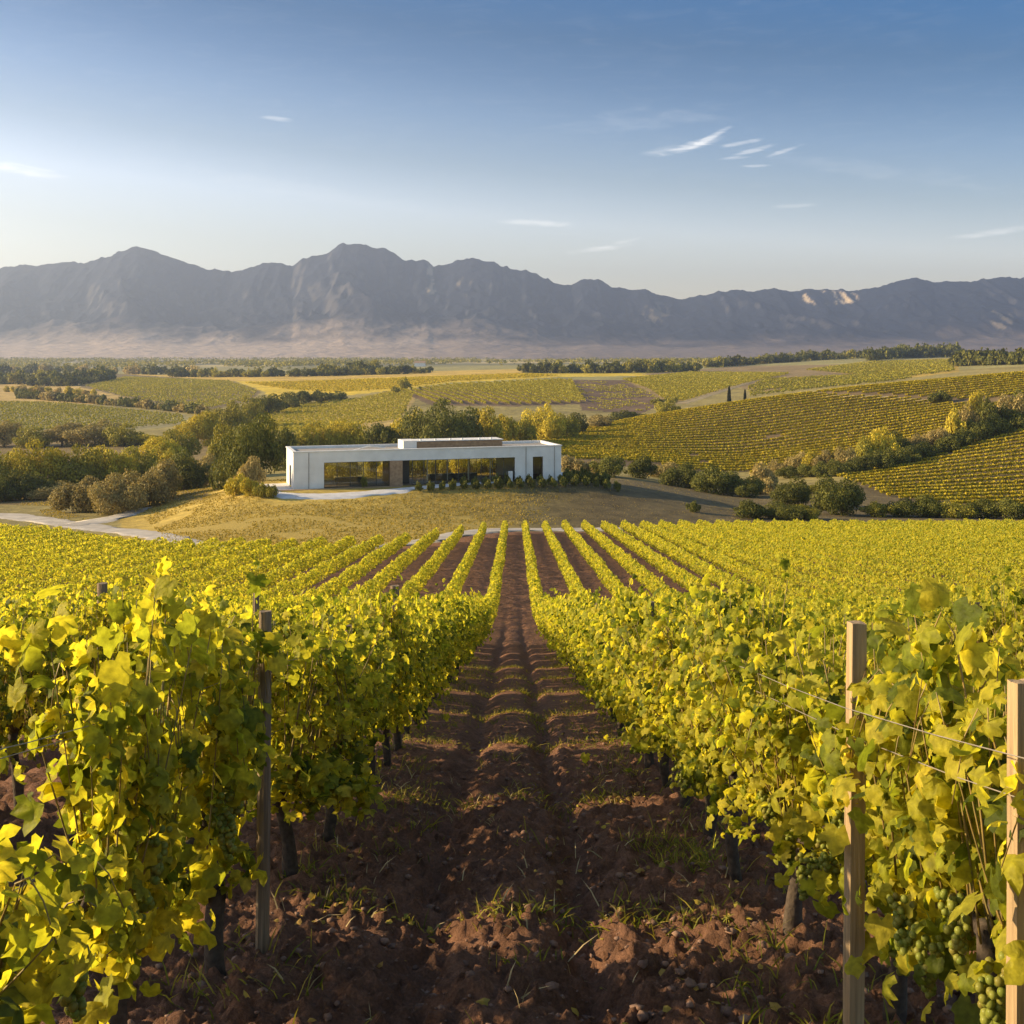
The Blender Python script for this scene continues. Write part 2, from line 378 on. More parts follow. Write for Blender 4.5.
def ground_mat(name, soil):
    m, t, p = mat_new(name)
    a = t.nodes.new("ShaderNodeAttribute"); a.attribute_name = "tint"
    tc = t.nodes.new("ShaderNodeTexCoord")
    def nz(s, d=6, rgh=.6):
        n = t.nodes.new("ShaderNodeTexNoise"); n.inputs['Scale'].default_value = s; n.inputs['Detail'].default_value = d; n.inputs['Roughness'].default_value = rgh
        t.links.new(tc.outputs['Object'], n.inputs[0]); return n.outputs[0]
    def rng_(src, lo, hi, a0=.3, a1=.7):
        mr = t.nodes.new("ShaderNodeMapRange"); mr.inputs[1].default_value = a0; mr.inputs[2].default_value = a1; mr.inputs[3].default_value = lo; mr.inputs[4].default_value = hi
        t.links.new(src, mr.inputs[0]); return mr.outputs[0]
    n1 = rng_(nz(6 if soil else .35), .62, 1.4); n2 = rng_(nz(60 if soil else .03, 3), .75, 1.3)
    mu = t.nodes.new("ShaderNodeMath"); mu.operation = 'MULTIPLY'; t.links.new(n1, mu.inputs[0]); t.links.new(n2, mu.inputs[1])
    v = t.nodes.new("ShaderNodeVectorMath"); v.operation = 'SCALE'; t.links.new(a.outputs['Color'], v.inputs[0]); t.links.new(mu.outputs[0], v.inputs['Scale'])
    t.links.new(v.outputs[0], p.inputs['Base Color']); p.inputs['Roughness'].default_value = .95; p.inputs['Specular IOR Level'].default_value = .2
    b = t.nodes.new("ShaderNodeBump"); b.inputs['Strength'].default_value = 1.0 if soil else .7; b.inputs['Distance'].default_value = .035 if soil else .35
    t.links.new(nz(42 if soil else .9, 8, .7), b.inputs['Height']); t.links.new(b.outputs[0], p.inputs['Normal'])
    return m
M_SOIL = ground_mat("soil", True); M_HILL = ground_mat("dry_grass_hill", False)
def sheet(name, i0, i1, mat):
    X, Y, Zz = XX[i0:i1], YY[i0:i1], ZZ[i0:i1]; n, m = X.shape
    V = np.stack([X.ravel(), Y.ravel(), Zz.ravel()], 1)
    q = (np.arange(n - 1)[:, None] * m + np.arange(m - 1)[None, :]).ravel()
    me = np_mesh(name, V, np.stack([q, q + 1, q + m + 1, q + m], 1), mat, True, CC[i0:i1].reshape(-1, 3))
    o = mesh_obj(name, me); o['kind'] = 'structure'; return o
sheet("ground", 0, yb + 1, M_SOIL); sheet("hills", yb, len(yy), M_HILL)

# ------------------------------------------------------------------ paths
M_PATH = noise_mat("gravel", (.30, .27, .23), (.46, .42, .36), .45, .9, .3, 8)
M_PAVE = noise_mat("pale_paving", (.50, .48, .46), (.62, .60, .58), .8, .8)
def ribbon(name, pts, wid, mat, lift=.07, n=160):
    """a strip laid on the ground along a line of plan points"""
    P = np.array(pts, float); d = np.r_[0, np.cumsum(np.hypot(*np.diff(P, axis=0).T))]
    s = np.linspace(0, d[-1], n)
    C = np.stack([np.interp(s, d, P[:, 0]), np.interp(s, d, P[:, 1])], 1)
    for _ in range(6):
        C[1:-1] = (C[:-2] + C[1:-1] * 2 + C[2:]) / 4
    W = np.interp(s, d, wid) if hasattr(wid, '__len__') else np.full(n, wid)
    T = np.gradient(C, axis=0); T /= np.linalg.norm(T, axis=1)[:, None]; N = np.stack([-T[:, 1], T[:, 0]], 1)
    K = 9; V = []
    for k in range(K):
        o_ = (k / (K - 1) - .5) * W + (fbm(s / 2.6 + k * 9, s * 0 + k, 3, 4) - .5) * (2.6 if k in (0, K - 1) else .8)
        Q = C + N * o_[:, None]; zz = Z(Q[:, 0], Q[:, 1], True) + (lift if 0 < k < K - 1 else -.05)
        V.append(np.c_[Q, zz])
    V = np.stack(V, 1).reshape(-1, 3); q = (np.arange(n - 1)[:, None] * K + np.arange(K - 1)[None, :]).ravel()
    o = mesh_obj(name, np_mesh(name, V, np.stack([q, q + K, q + K + 1, q + 1], 1), mat, True)); o['kind'] = 'structure'; return o
edge = [(px, float(dend(px))) for px in (200, 240, 300, 360, 400, 430, 460, 490, 515, 560, 620, 700, 760)]
road = [((px - VX) / F * (D + 3.6), D + 3.6) for px, D in edge]
leftroad = [G(px, py) for px, py in ((-260, 509), (-100, 511), (0, 515), (40, 520), (80, 526), (120, 531), (160, 537))]
ribbon("gravel_road", leftroad + road[1:], [6.0] * 5 + [5.0] * 2 + [4.2] * (len(road) - 1), M_PATH, .1, 420)
ribbon("farm_track", [G(70, 526), G(98, 521), G(120, 517), G(134, 512), G(142, 509)], [5, 6, 5, 4, 3], M_PATH, .14, 120)
ribbon("driveway", [G(252, 485, 170), G(272, 494, 170), G(300, 497, 165), G(340, 496, 165), G(380, 493, 165), G(410, 489, 165), G(450, 485, 165), G(500, 482, 165)], [4, 4, 3.6, 3.4, 3.6, 3.2, 2.6, 2.0], M_PAVE, .14, 120)
M_TRACK = noise_mat("dry_earth_track", (.28, .21, .10), (.38, .29, .14), .3, .9)
ribbon("hill_track", [G(680, 404, 600), G(705, 396, 600), G(730, 388, 600), G(752, 381, 600), G(762, 377, 600)], 9, M_TRACK, .25, 60)
ribbon("hill_track", [G(820, 396, 380, 520), G(880, 397, 380, 520), (lambda a: a)(G(930, 401, 360, 520)), G(960, 406, 340, 520)], 5, M_TRACK, .2, 60)
#ribbon("field_track", [G(785, 477, 190, 300), G(830, 476, 190, 300), G(858, 478, 190, 300), G(868, 490, 180, 300), G(900, 500, 180, 300)], 4, M_TRACK, .15, 60)

# ------------------------------------------------------------------ mountains
CR = np.array([(-900, 285), (-500, 262), (-250, 272), (-100, 262), (0, 268), (25, 264), (38, 266), (50, 262), (88, 262), (110, 255), (137, 246), (150, 250), (165, 255), (190, 265), (230, 272), (250, 266), (280, 262), (292, 266),
 (302, 258), (328, 254), (343, 243), (370, 246), (385, 248), (405, 259), (428, 260), (434, 266), (450, 262), (472, 258), (500, 265), (530, 272), (560, 283), (571, 285.5), (582, 280), (600, 279),
 (612, 286), (632, 289), (648, 290), (660, 294), (680, 298), (700, 294.5), (730, 290), (745, 290.5), (760, 289), (800, 291), (826, 288), (860, 290.5), (890, 283), (915, 278), (935, 281.5), (970, 280), (1010, 277), (1024, 277), (1200, 268), (1500, 285), (2000, 270)], float)
mt = np.arange(-1.05, 1.05, .0016); my = np.exp(np.linspace(math.log(4300), math.log(9300), 250))
T_, Y_ = np.meshgrid(mt, my); X_ = T_ * Y_
crest = (HY - np.interp(T_ * F + VX, CR[:, 0], CR[:, 1])) * 7000 / F
s_ = np.clip((Y_ - 4500) / 2500, 0, 1); back = np.clip((Y_ - 7000) / 2300, 0, 1)
sp = ridged(X_ / 620 + .35 * np.sin(Y_ / 500), Y_ / 1300, 5, 41); sp2 = ridged(X_ / 210, Y_ / 300, 4, 55)
prof = .30 * s_ ** 1.1 + .70 * np.clip((s_ - .35) / .65, 0, 1) ** 1.8
env = np.clip(s_ * 2.2, 0, 1) * np.clip((1 - s_) * 3.2, 0, 1)
hgt = crest * (prof + env * s_ ** 1.4 * ((sp - .45) * .62 * sstep(.2, .75, s_) + (sp2 - .5) * .14 * sstep(.3, .7, s_) + (ridged(X_ / 80, Y_ / 130, 3, 88) - .5) * .13 * sstep(.4, .7, s_)))
hgt = hgt * (1 - .7 * back) + crest * .02 * (sp2 - .5) * (s_ > .9) + (ridged(X_ / 85, Y_ * 0 + 3, 4, 77) - .5) * 26 * (s_ > .8)
foot = EYE - 5.8 * Y_ / F
MZ = np.maximum(foot - 3, foot + hgt * 1.0 * (1 + 6 / 100 * 0) + 0) ; MZ = np.where(s_ <= 0, foot - 3, MZ)
MZ = np.where(s_ > 0, foot * (1 - s_) + EYE * s_ + hgt, foot - 3)
mpx, mpy = proj(X_, Y_, MZ)
n1 = fbm(X_ / 160, Y_ / 160, 4, 61); gx = np.gradient(MZ, axis=1) / np.gradient(X_, axis=1); gy = np.gradient(MZ, axis=0) / np.gradient(Y_, axis=0)
steep = np.hypot(gx, gy)
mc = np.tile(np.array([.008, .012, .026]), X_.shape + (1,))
low = sstep(.62, .3, s_ + (n1 - .5) * .25)[..., None]; lf = sstep(620, 250, mpx + (n1 - .5) * 200)[..., None]; mc = mc * (1 - low) + (np.array([.18, .14, .12]) * (1 - lf) + np.array([.40, .31, .24]) * lf) * low  # dry grass low slopes, paler still at left to stand in for haze
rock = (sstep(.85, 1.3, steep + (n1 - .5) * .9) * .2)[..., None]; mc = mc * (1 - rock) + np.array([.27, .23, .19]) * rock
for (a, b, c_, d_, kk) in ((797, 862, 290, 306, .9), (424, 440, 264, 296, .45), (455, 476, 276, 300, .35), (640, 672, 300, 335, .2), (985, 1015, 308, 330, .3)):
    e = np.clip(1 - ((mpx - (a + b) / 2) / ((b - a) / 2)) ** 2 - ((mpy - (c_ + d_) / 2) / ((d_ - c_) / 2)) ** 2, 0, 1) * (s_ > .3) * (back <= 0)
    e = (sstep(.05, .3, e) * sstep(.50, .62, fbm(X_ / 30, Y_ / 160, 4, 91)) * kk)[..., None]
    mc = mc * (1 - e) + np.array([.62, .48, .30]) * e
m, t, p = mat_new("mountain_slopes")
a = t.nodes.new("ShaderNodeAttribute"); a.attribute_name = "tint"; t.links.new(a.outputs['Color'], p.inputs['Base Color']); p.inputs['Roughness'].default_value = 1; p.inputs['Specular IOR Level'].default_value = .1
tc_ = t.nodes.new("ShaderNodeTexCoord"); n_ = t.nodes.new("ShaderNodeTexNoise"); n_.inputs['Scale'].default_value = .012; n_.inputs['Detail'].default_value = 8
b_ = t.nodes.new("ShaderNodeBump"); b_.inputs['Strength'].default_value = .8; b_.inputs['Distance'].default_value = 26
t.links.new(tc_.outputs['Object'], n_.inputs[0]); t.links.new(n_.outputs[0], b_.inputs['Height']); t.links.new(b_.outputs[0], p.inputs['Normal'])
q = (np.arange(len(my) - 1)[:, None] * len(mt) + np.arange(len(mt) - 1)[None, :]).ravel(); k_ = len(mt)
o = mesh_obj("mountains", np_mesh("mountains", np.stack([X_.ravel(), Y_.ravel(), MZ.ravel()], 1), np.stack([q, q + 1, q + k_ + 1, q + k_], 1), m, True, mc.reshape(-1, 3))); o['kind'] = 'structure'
MZMAX = float(MZ.max())

# ------------------------------------------------------------------ haze over the valley
hz = MB(); hz.box(-11500, 11500, -60, 9800, min(float(ZZ.min()), float(MZ.min())) - 1.5, MZMAX + 20)
hm = bpy.data.materials.new("haze_air"); hm.use_nodes = True; ht = hm.node_tree; ht.nodes.clear()
ho = ht.nodes.new("ShaderNodeOutputMaterial"); pv = ht.nodes.new("ShaderNodeVolumePrincipled")
pv.inputs['Color'].default_value = (.56, .70, 1.0, 1); pv.inputs['Density'].default_value = .0001; pv.inputs['Anisotropy'].default_value = .45
ht.links.new(pv.outputs[0], ho.inputs['Volume'])
o = hz.build("haze", hm); o['kind'] = 'stuff'

# ------------------------------------------------------------------ winery
M_WHITE = noise_mat("white_render", (.62, .61, .59), (.73, .72, .70), .5, .75, .08, 30)
M_ROOF = noise_mat("roof_gravel", (.22, .20, .18), (.32, .30, .27), 3, .9)
M_STONE = noise_mat("brown_stone", (.24, .15, .085), (.36, .24, .14), 2.2, .85, .4, 6)
M_METAL = noise_mat("dark_frame", (.03, .028, .025), (.045, .04, .036), 6, .5)
M_INT = noise_mat("warm_floor", (.12, .085, .055), (.17, .12, .08), 1, .6)
m, t, p = mat_new("window_glass")
gl = t.nodes.new("ShaderNodeBsdfGlossy"); gl.inputs['Roughness'].default_value = .02; gl.inputs['Color'].default_value = (.9, .95, .95, 1)
tr = t.nodes.new("ShaderNodeBsdfTransparent"); tr.inputs['Color'].default_value = (.92, .92, .86, 1)
lw = t.nodes.new("ShaderNodeFresnel"); lw.inputs['IOR'].default_value = 1.5
ms = t.nodes.new("ShaderNodeMixShader"); t.links.new(lw.outputs[0], ms.inputs[0]); t.links.new(tr.outputs[0], ms.inputs[1]); t.links.new(gl.outputs[0], ms.inputs[2])
t.links.new(ms.outputs[0], t.nodes['Material Output'].inputs[0]); M_GLASS = m
wz = EYE - HFLOOR
house = empty("winery_building", (HP1[0], HP1[1], wz), R(17))
tag(house, "long low white modern winery with dark glass front on the grassy knoll", "building")
HT, HEAD = 5.65, 3.95
b = MB()
b.box(0, 4.78, 0, .4, -.8, HT - .004)                 # front wall, left of the glass
b.box(36.3, 39.4, 0, .4, -.8, HEAD); b.box(41.2, HL, 0, .4, -.8, HEAD)
b.box(4.78, HL, 0, .4, HEAD, HT - .004)                    # fascia
b.box(0, .4, .4, 3.2, -.8, HT - .004); b.box(0, .4, 3.2, 5.8, 3.3, HT - .004); b.box(0, .4, 5.8, HW, -.8, HT - .004)      # left wall with a tall opening
b.box(HL - .4, HL, .4, HW, -.8, HT - .004)
b.box(.4, 5, HW - .4, HW, -.8, HT - .004); b.box(5, HL - .4, HW - .4, HW, HEAD, HT - .004); b.box(36, HL - .4, HW - .4, HW, -.8, HEAD)
b.build("wall", M_WHITE, house)
b = MB(); b.box(-.12, HL + .12, -.12, .5, HT, HT + .16); b.box(-.12, .5, .5, HW + .12, HT, HT + .16); b.box(HL - .4, HL + .12, .5, HW + .12, HT, HT + .16); b.box(.5, HL - .4, HW - .4, HW + .12, HT, HT + .16)
b.build("parapet", M_WHITE, house)
b = MB(); b.box(.41, HL - .41, .41, HW - .41, HT - .7, HT - .25); rf = b.build("roof", M_ROOF, house)
b = MB(); b.box(18.0, 20.2, 2.4, 7.0, HT - .3, HT + 1.22); b.build("roof_block", M_WHITE, rf)
b = MB()
for k in range(5): b.box(20.2, 34.9, 2.6, 6.9, HT - .2 + k * .25, HT - .2 + k * .25 + .19)
b.box(20.21, 34.8, 2.7, 6.8, HT - .2, HT + .99); b.build("roof_louvres", M_STONE, rf)
b = MB(); b.box(20.22, 35.0, 2.5, 7.0, HT + 1.08, HT + 1.18); b.build("roof_cap", M_WHITE, rf)
for k, uu in enumerate((21, 23.5, 26, 28, 31, 33)):
    b = MB(); b.tube([(uu, 3, HT + 1.17), (uu, 3, HT + 1.45)], .18, 8); b.build("roof_vent", M_WHITE, rf)
b = MB(); b.tube([(9.5, 3, HT - .2), (12.5, 2.4, HT + .55)], .09, 6); b.tube([(12.5, 2.4, HT + .55), (15, 2.3, HT + .2)], .09, 6); b.build("roof_pipe", M_WHITE, rf)
b = MB(); b.box(.4, HL - .4, .4, HW - .4, -.8, -.02); b.build("floor", M_INT, house)
b = MB(); b.box(15.3, 17.3, -.35, 6.5, -.8, HEAD - .01); b.build("stone_wall", M_STONE, house)
b = MB(); b.box(17.4, 18.9, 2.0, 2.25, -.02, HEAD - .05); b.build("door", M_METAL, house)
b = MB(); b.box(-6.5, 36, -2.4, -.41, -.75, -.22); b.box(-6.2, 17, -1.4, -.405, -.216, -.06); b.build("terrace", M_STONE, house)
b = MB(); b.box(-7, -.05, -.4, 9, -.7, -.10); b.build("side_terrace", M_PAVE, house)
b = MB(); b.box(HL + .05, HL + 5, 1, 7, -.7, .45); b.build("low_wall", M_WHITE, house)
def window(u0, u1, v, n, z0=.0, z1=HEAD):
    f = MB(); th = .09
    f.box(u0, u1, v, v + .12, z0, z0 + th); f.box(u0, u1, v, v + .12, z1 - th, z1)
    us = np.linspace(u0, u1, n + 1)
    for k, u in enumerate(us): f.box(u - th / 2 + (th / 2 if k == 0 else 0) - (th / 2 if k == n else 0), u + th / 2 + (th / 2 if k == 0 else 0) - (th / 2 if k == n else 0), v, v + .12, z0 + th, z1 - th)
    fo = f.build("window", M_METAL, house)
    for k in range(n):
        g = MB(); g.box(us[k] + th / 2, us[k + 1] - th / 2, v + .05, v + .07, z0 + th, z1 - th); g.build("pane", M_GLASS, fo)
window(4.78, 15.28, .25, 5); window(19.0, 36.3, .25, 9); window(39.4, 41.2, .25, 1)
window(5.0, 15, HW - .3, 3); window(18, 36, HW - .3, 5)
g = MB(); g.box(.12, .16, 3.2, 5.8, -.02, 3.3); g.build("pane", M_GLASS, house)
for uu in (2.4, 38.2, 43.2):
    b = MB(); b.tube([(uu, -.05, -.5), (uu, -.05, HT - .1)], .05, 6); b.build("downpipe", M_ROOF, house)
for uu in (22.2, 25.6, 29.2, 33): 
    b = MB(); b.tube([(uu, 3.5, -.02), (uu, 3.5, HEAD - .05)], .11, 8); b.build("column", M_WHITE, house)
b = MB(); b.box(.4, HL - .4, .4, HW - .4, HT - 1.0, HT - .9); b.build("ceiling", M_WHITE, house)
b = MB(); b.box(35.1, 35.8, -.3, .1, -.1, 1.7); b.build("door_panel", M_WHITE, house)
b = MB(); b.box(23, 31.5, 6.2, 6.8, -.02, .9); b.build("counter", M_METAL, house)
b = MB(); b.box(7.5, 12, 6.5, 7.2, -.02, .8); b.build("counter", M_METAL, house)

# ------------------------------------------------------------------ leaves
def leaf_cloud(P, Nn, Sz, kind='quad', tipdown=None):
    """many small leaf blades: P centres, Nn normals, Sz sizes"""
    n = len(P); Nn = Nn / (np.linalg.norm(Nn, axis=1)[:, None] + 1e-9)
    up = rng.normal(size=(n, 3)) if tipdown is None else np.array([0, 0, -1.0]) + rng.normal(size=(n, 3)) * tipdown
    A = up - (up * Nn).sum(1)[:, None] * Nn; A /= np.linalg.norm(A, axis=1)[:, None] + 1e-9; B = np.cross(Nn, A)
    if kind == 'quad':
        out_ = np.array([(-.5, 0, 0), (0, -.42, .10), (.55, 0, 0), (0, .42, .10)]); polys = np.array([(0, 1, 2, 3)])
    elif kind == 'mid':
        out_ = np.array([(-.36, 0, 0), (-.42, -.38, -.08), (.08, -.5, -.14), (.58, 0, -.10), (.08, .5, -.14), (-.42, .38, -.08), (.05, 0, .07)])
        polys = np.array([(6, 0, 1), (6, 1, 2), (6, 2, 3), (6, 3, 4), (6, 4, 5), (6, 5, 0)])
    else:   # lobed vine leaf, a fold along the midrib and a curled rim
        o = [(-.26, 0), (-.44, -.16), (-.36, -.40), (-.16, -.44), (.04, -.56), (.20, -.46), (.24, -.31), (.44, -.24), (.62, 0), (.44, .24), (.24, .31), (.20, .46), (.04, .56), (-.16, .44), (-.36, .40), (-.44, .16)]
        zc = [-.02, -.10, -.16, -.02, -.20, -.14, .0, -.10, -.24, -.10, .0, -.14, -.20, -.02, -.16, -.10]
        out_ = np.array([(a, b_, z) for (a, b_), z in zip(o, zc)] + [(-.05, 0, .06), (.25, 0, .04)])
        L = 16; polys = [(L, k, (k + 1) % 16) for k in list(range(0, 6)) + list(range(10, 16))] + [(L, 6, L + 1), (L + 1, 6, 7), (L + 1, 7, 8), (L + 1, 8, 9), (L + 1, 9, 10), (L, L + 1, 10)]
        polys = np.array(polys)
    m_ = len(out_)
    curl = rng.uniform(.2, 1.9, n)[:, None, None]; wob = 1 + rng.normal(size=(n, m_)) * (.10 if kind != 'quad' else 0)
    V = P[:, None, :] + Sz[:, None, None] * (A[:, None, :] * (out_[None, :, 0] * wob)[..., None] + B[:, None, :] * (out_[None, :, 1] * wob)[..., None] + Nn[:, None, :] * out_[None, :, 2:3] * curl)
    Q = (np.arange(n)[:, None, None] * m_ + polys[None]).reshape(-1, polys.shape[1])
    return V.reshape(-1, 3), Q
VINE_COLS = [(.07, .095, .014), (.16, .19, .02), (.28, .30, .028), (.40, .38, .035), (.46, .41, .04), (.32, .32, .03), (.53, .45, .05)]
M_VLEAF = leaf_mat("vine_leaf", VINE_COLS, .55, .58, 1.78, vein=True)
M_VFAR = leaf_mat("vine_leaf_far", VINE_COLS[1:], .6, .52, 1.75)
M_BARK = noise_mat("vine_bark", (.035, .025, .018), (.085, .062, .045), 30, .95, .6, 60, dist=.01)
M_CANE = noise_mat("green_cane", (.16, .13, .035), (.26, .17, .05), 20, .6)
m = leaf_mat("green_grape", [(.20, .24, .04), (.30, .32, .06), (.26, .22, .05)], .3, .35, 1.2); M_GRAPE = m
SL = .215
GAPS = [.70, .30, .62, .38, .75, .30, .55, .45, .7, .35, .6, .4, .5, .6, .4, .5, .5, .5, .5, .5, .5]
def goff(n): return sum(GAPS[:max(0, n // 3)])
def vine_foliage(seed, kind, nleaf, hmin=.50, hmax=1.45, hw=.47, thick=.24, size=.085, slope=SL, tall=.0):
    global rng
    rng = np.random.default_rng(seed)
    ns = max(8, int(nleaf / 26)); P = []; Nn = []; canes = MB(); rnd = random.Random(seed)
    for s in range(ns):
        y0 = (s + .5) / ns * 2 * hw - hw + rng.normal() * .05; side = rng.choice([-1, 1])
        top = hmax + rng.normal() * .12 + (tall if abs(y0) < .3 else 0)
        x1 = side * abs(rng.normal()) * thick * .8; droop = rng.uniform() < .28
        m_ = 26; u = np.sort(rng.uniform(0, 1, m_))
        z = .62 + (top - .62) * u; x = x1 * u ** .8 + side * .05; y = y0 + rng.normal() * .12 * u
        if droop:      # shoots that bend over and hang down the side
            z = .62 + (top - .62) * np.sin(u * 2.7) * .85; x = side * (thick * .5 + thick * 1.1 * u); 
        a = rng.uniform(0, 2 * math.pi, m_); rad = rng.uniform(.03, .13, m_) * (thick / .26)
        px_ = x + np.cos(a) * rad; py_ = y + np.sin(a) * rad; pz_ = z + rng.normal(size=m_) * .05 - .03
        low = rng.uniform(size=m_) < .13; pz_[low] = hmin + rng.uniform(0, .24, low.sum())
        P.append(np.stack([px_, py_, pz_], 1)); sx = np.sign(px_) * .8
        Nn.append(np.stack([sx * .9 + rng.normal(size=m_) * .55, rng.normal(size=m_) * .65, .40 + rng.normal(size=m_) * .45], 1))
        if kind == 'leaf':
            uu = np.linspace(0, 1, 7)
            pts = [(np.interp(q_, u, x), np.interp(q_, u, y), np.interp(q_, u, z) - slope * y0) for q_ in uu * .9]
            canes.tube(pts, [.0042 * (1 - .6 * q_) for q_ in uu], 4)
    P = np.concatenate(P); Nn = np.concatenate(Nn)
    for _ in range(7):     # gaps one can see into
        c_ = np.array([rng.uniform(-.3, .3), rng.uniform(-hw, hw), rng.uniform(hmin, hmax)]); rr = rng.uniform(.09, .17)
        k_ = (np.hypot(P[:, 1] - c_[1], (P[:, 2] - c_[2]) * .8) > rr) | (rng.uniform(size=len(P)) < .12) | (np.sign(P[:, 0]) != np.sign(c_[0])); P = P[k_]; Nn = Nn[k_]
    P[:, 2] -= slope * P[:, 1]
    Sz = size * rng.uniform(.55, 1.4, len(P)); 
    V, Q = leaf_cloud(P, Nn, Sz, kind, .35)
    return V, Q, canes
def trunk_mesh(seed, n=7):
    rnd = random.Random(seed); b = MB(); x, y = 0, 0; pts = []; rad = []
    for k in range(6):
        z = -.08 + .74 * k / 5; pts.append((x, y, z)); rad.append(.043 - .012 * k / 5 + rnd.uniform(-.004, .006)); x += rnd.uniform(-.028, .028); y += rnd.uniform(-.03, .03)
    b.tube(pts, rad, n, .12)
    for sgn in (-1, 1):
        b.tube([(pts[-1][0], pts[-1][1], .60), (x * .5, sgn * .16, .66 - SL * sgn * .16), (0, sgn * .36, .67 - SL * sgn * .36), (.01, sgn * .56, .65 - SL * sgn * .56)], [.026, .022, .016, .010], n, .12)
    for k in range(5):
        yy_ = rnd.uniform(-.5, .5); b.tube([(0, yy_, .64 - SL * yy_), (rnd.uniform(-.04, .04), yy_ + .02, .74 - SL * yy_)], [.012, .007], 5, .1)
    return b.mesh("trunk", M_BARK, True)
def grape_mesh(seed):
    rg = np.random.default_rng(seed); ph = (1 + 5 ** .5) / 2
    ico = np.array([(-1, ph, 0), (1, ph, 0), (-1, -ph, 0), (1, -ph, 0), (0, -1, ph), (0, 1, ph), (0, -1, -ph), (0, 1, -ph), (ph, 0, -1), (ph, 0, 1), (-ph, 0, -1), (-ph, 0, 1)]); ico /= np.linalg.norm(ico[0])
    f = [(0, 11, 5), (0, 5, 1), (0, 1, 7), (0, 7, 10), (0, 10, 11), (1, 5, 9), (5, 11, 4), (11, 10, 2), (10, 7, 6), (7, 1, 8), (3, 9, 4), (3, 4, 2), (3, 2, 6), (3, 6, 8), (3, 8, 9), (4, 9, 5), (2, 4, 11), (6, 2, 10), (8, 6, 7), (9, 8, 1)]
    # one subdivision for round berries
    V = [tuple(v) for v in ico]; cache = {}; F2 = []
    def mid(a, b_):
        k = (min(a, b_), max(a, b_))
        if k not in cache: v = np.array(V[a]) + np.array(V[b_]); V.append(tuple(v / np.linalg.norm(v))); cache[k] = len(V) - 1
        return cache[k]
    for a, b_, c in f: x, y, z = mid(a, b_), mid(b_, c), mid(c, a); F2 += [(a, x, z), (b_, y, x), (c, z, y), (x, y, z)]
    V = np.array(V); F2 = np.array(F2); n = 62; u = rg.uniform(0, 1, n); a = rg.uniform(0, 2 * math.pi, n); r = .042 * (1 - u * .75) * rg.uniform(.5, 1.05, n)
    C = np.stack([np.cos(a) * r, np.sin(a) * r, -u * .15], 1); sz = rg.uniform(.0085, .0115, n)
    VV = (C[:, None] + V[None] * sz[:, None, None]).reshape(-1, 3); FF = (np.arange(n)[:, None, None] * len(V) + F2[None]).reshape(-1, 3)
    return np_mesh("grape_cluster", VV, FF, M_GRAPE, True)
GRAPES = [grape_mesh(s) for s in range(4)]
def leafy(V, Q, cn):
    b = len(V); P = [np.array(p) + b for p in cn.P.values()]
    me = np_mesh("foliage", np.concatenate([V, np.array(cn.V)]), [Q] + P, M_VLEAF, True); me.materials.append(M_CANE)
    mi = np.zeros(len(me.polygons), dtype=np.int32); mi[len(Q):] = 1; me.polygons.foreach_set("material_index", mi); return me
NEARF = []
for s in range(7):
    V, Q, cn = vine_foliage(100 + s, 'leaf', 2400, hmin=.42, hmax=1.38, size=.056, thick=.21, tall=.12 if s % 3 == 0 else 0)
    NEARF.append(leafy(V, Q, cn))
V, Q, cn = vine_foliage(180, 'leaf', 800, hmin=.30, hmax=.98, size=.070); SHORTF = leafy(V, Q, cn)
COLF = []
for s in range(3):
    V, Q, cn = vine_foliage(150 + s, 'leaf', 1150, hmin=.36, hmax=1.46, hw=.38, size=.078, thick=.11, tall=.06); COLF.append(leafy(V, Q, cn))
BIGF = []
for s in range(3):
    V, Q, cn = vine_foliage(160 + s, 'leaf', 1300, hmin=.42, hmax=1.38, size=.076, thick=.2); BIGF.append(leafy(V, Q, cn))
MIDF = []
for s in range(7):
    V, Q, cn = vine_foliage(200 + s, 'mid', 2200, hmin=.38, hmax=1.44, size=.064, thick=.22); MIDF.append(np_mesh("foliage", V, Q, M_VLEAF))
FARF = []
for s in range(7):
    V, Q, cn = vine_foliage(300 + s, 'quad', 1300, hmin=.42, hmax=1.5, size=.10); FARF.append(np_mesh("foliage", V, Q, M_VFAR))
TRUNKS = [trunk_mesh(s, 8) for s in range(5)]; TRUNKS_LO = [trunk_mesh(s + 20, 5) for s in range(4)]
ORD = ["first", "second", "third", "fourth", "fifth", "sixth", "seventh", "eighth", "ninth", "tenth", "eleventh", "twelfth", "thirteenth", "fourteenth", "fifteenth", "sixteenth", "seventeenth", "eighteenth", "nineteenth", "twentieth"]
def ordinal(k):
    if k < 20: return ORD[k]
    tens = {2: "twenty", 3: "thirty", 4: "forty", 5: "fifty"}[(k + 1) // 10]; r = (k + 1) % 10
    return tens + "-" + ORD[r - 1] if r else {2: "twentieth", 3: "thirtieth", 4: "fortieth", 5: "fiftieth"}[(k + 1) // 10]
cand = []
for side in (-1, 1):
    for k in range(0, 20):
        x = side * (1.3 + 2.6 * k)
        for n in range(0, 60):
            y = (2.62 + 1.05 * n + goff(n) + .182 * k + (.26 if n else 0)) if side < 0 and k < 4 else (2.3 + 1.09 * n) if side > 0 and k == 0 else 2.45 + 1.08 * n + ((k * 37 + (side > 0) * 17) % 10) * .08 * (k > 0)
            if (abs(x) - .45) < (.448 if side < 0 else .4426) * (y + .75): cand.append((y, side, k, x))
cand.sort(); NEARV = cand[:300]
EXTRA = [((2.62 + 1.05 * n + goff(n) + .182 * k + (.26 if n else 0)), -1, k, -(1.3 + 2.6 * k)) for k in (1, 2) for n in range(-1, 9)]   # the rows go on beside the camera
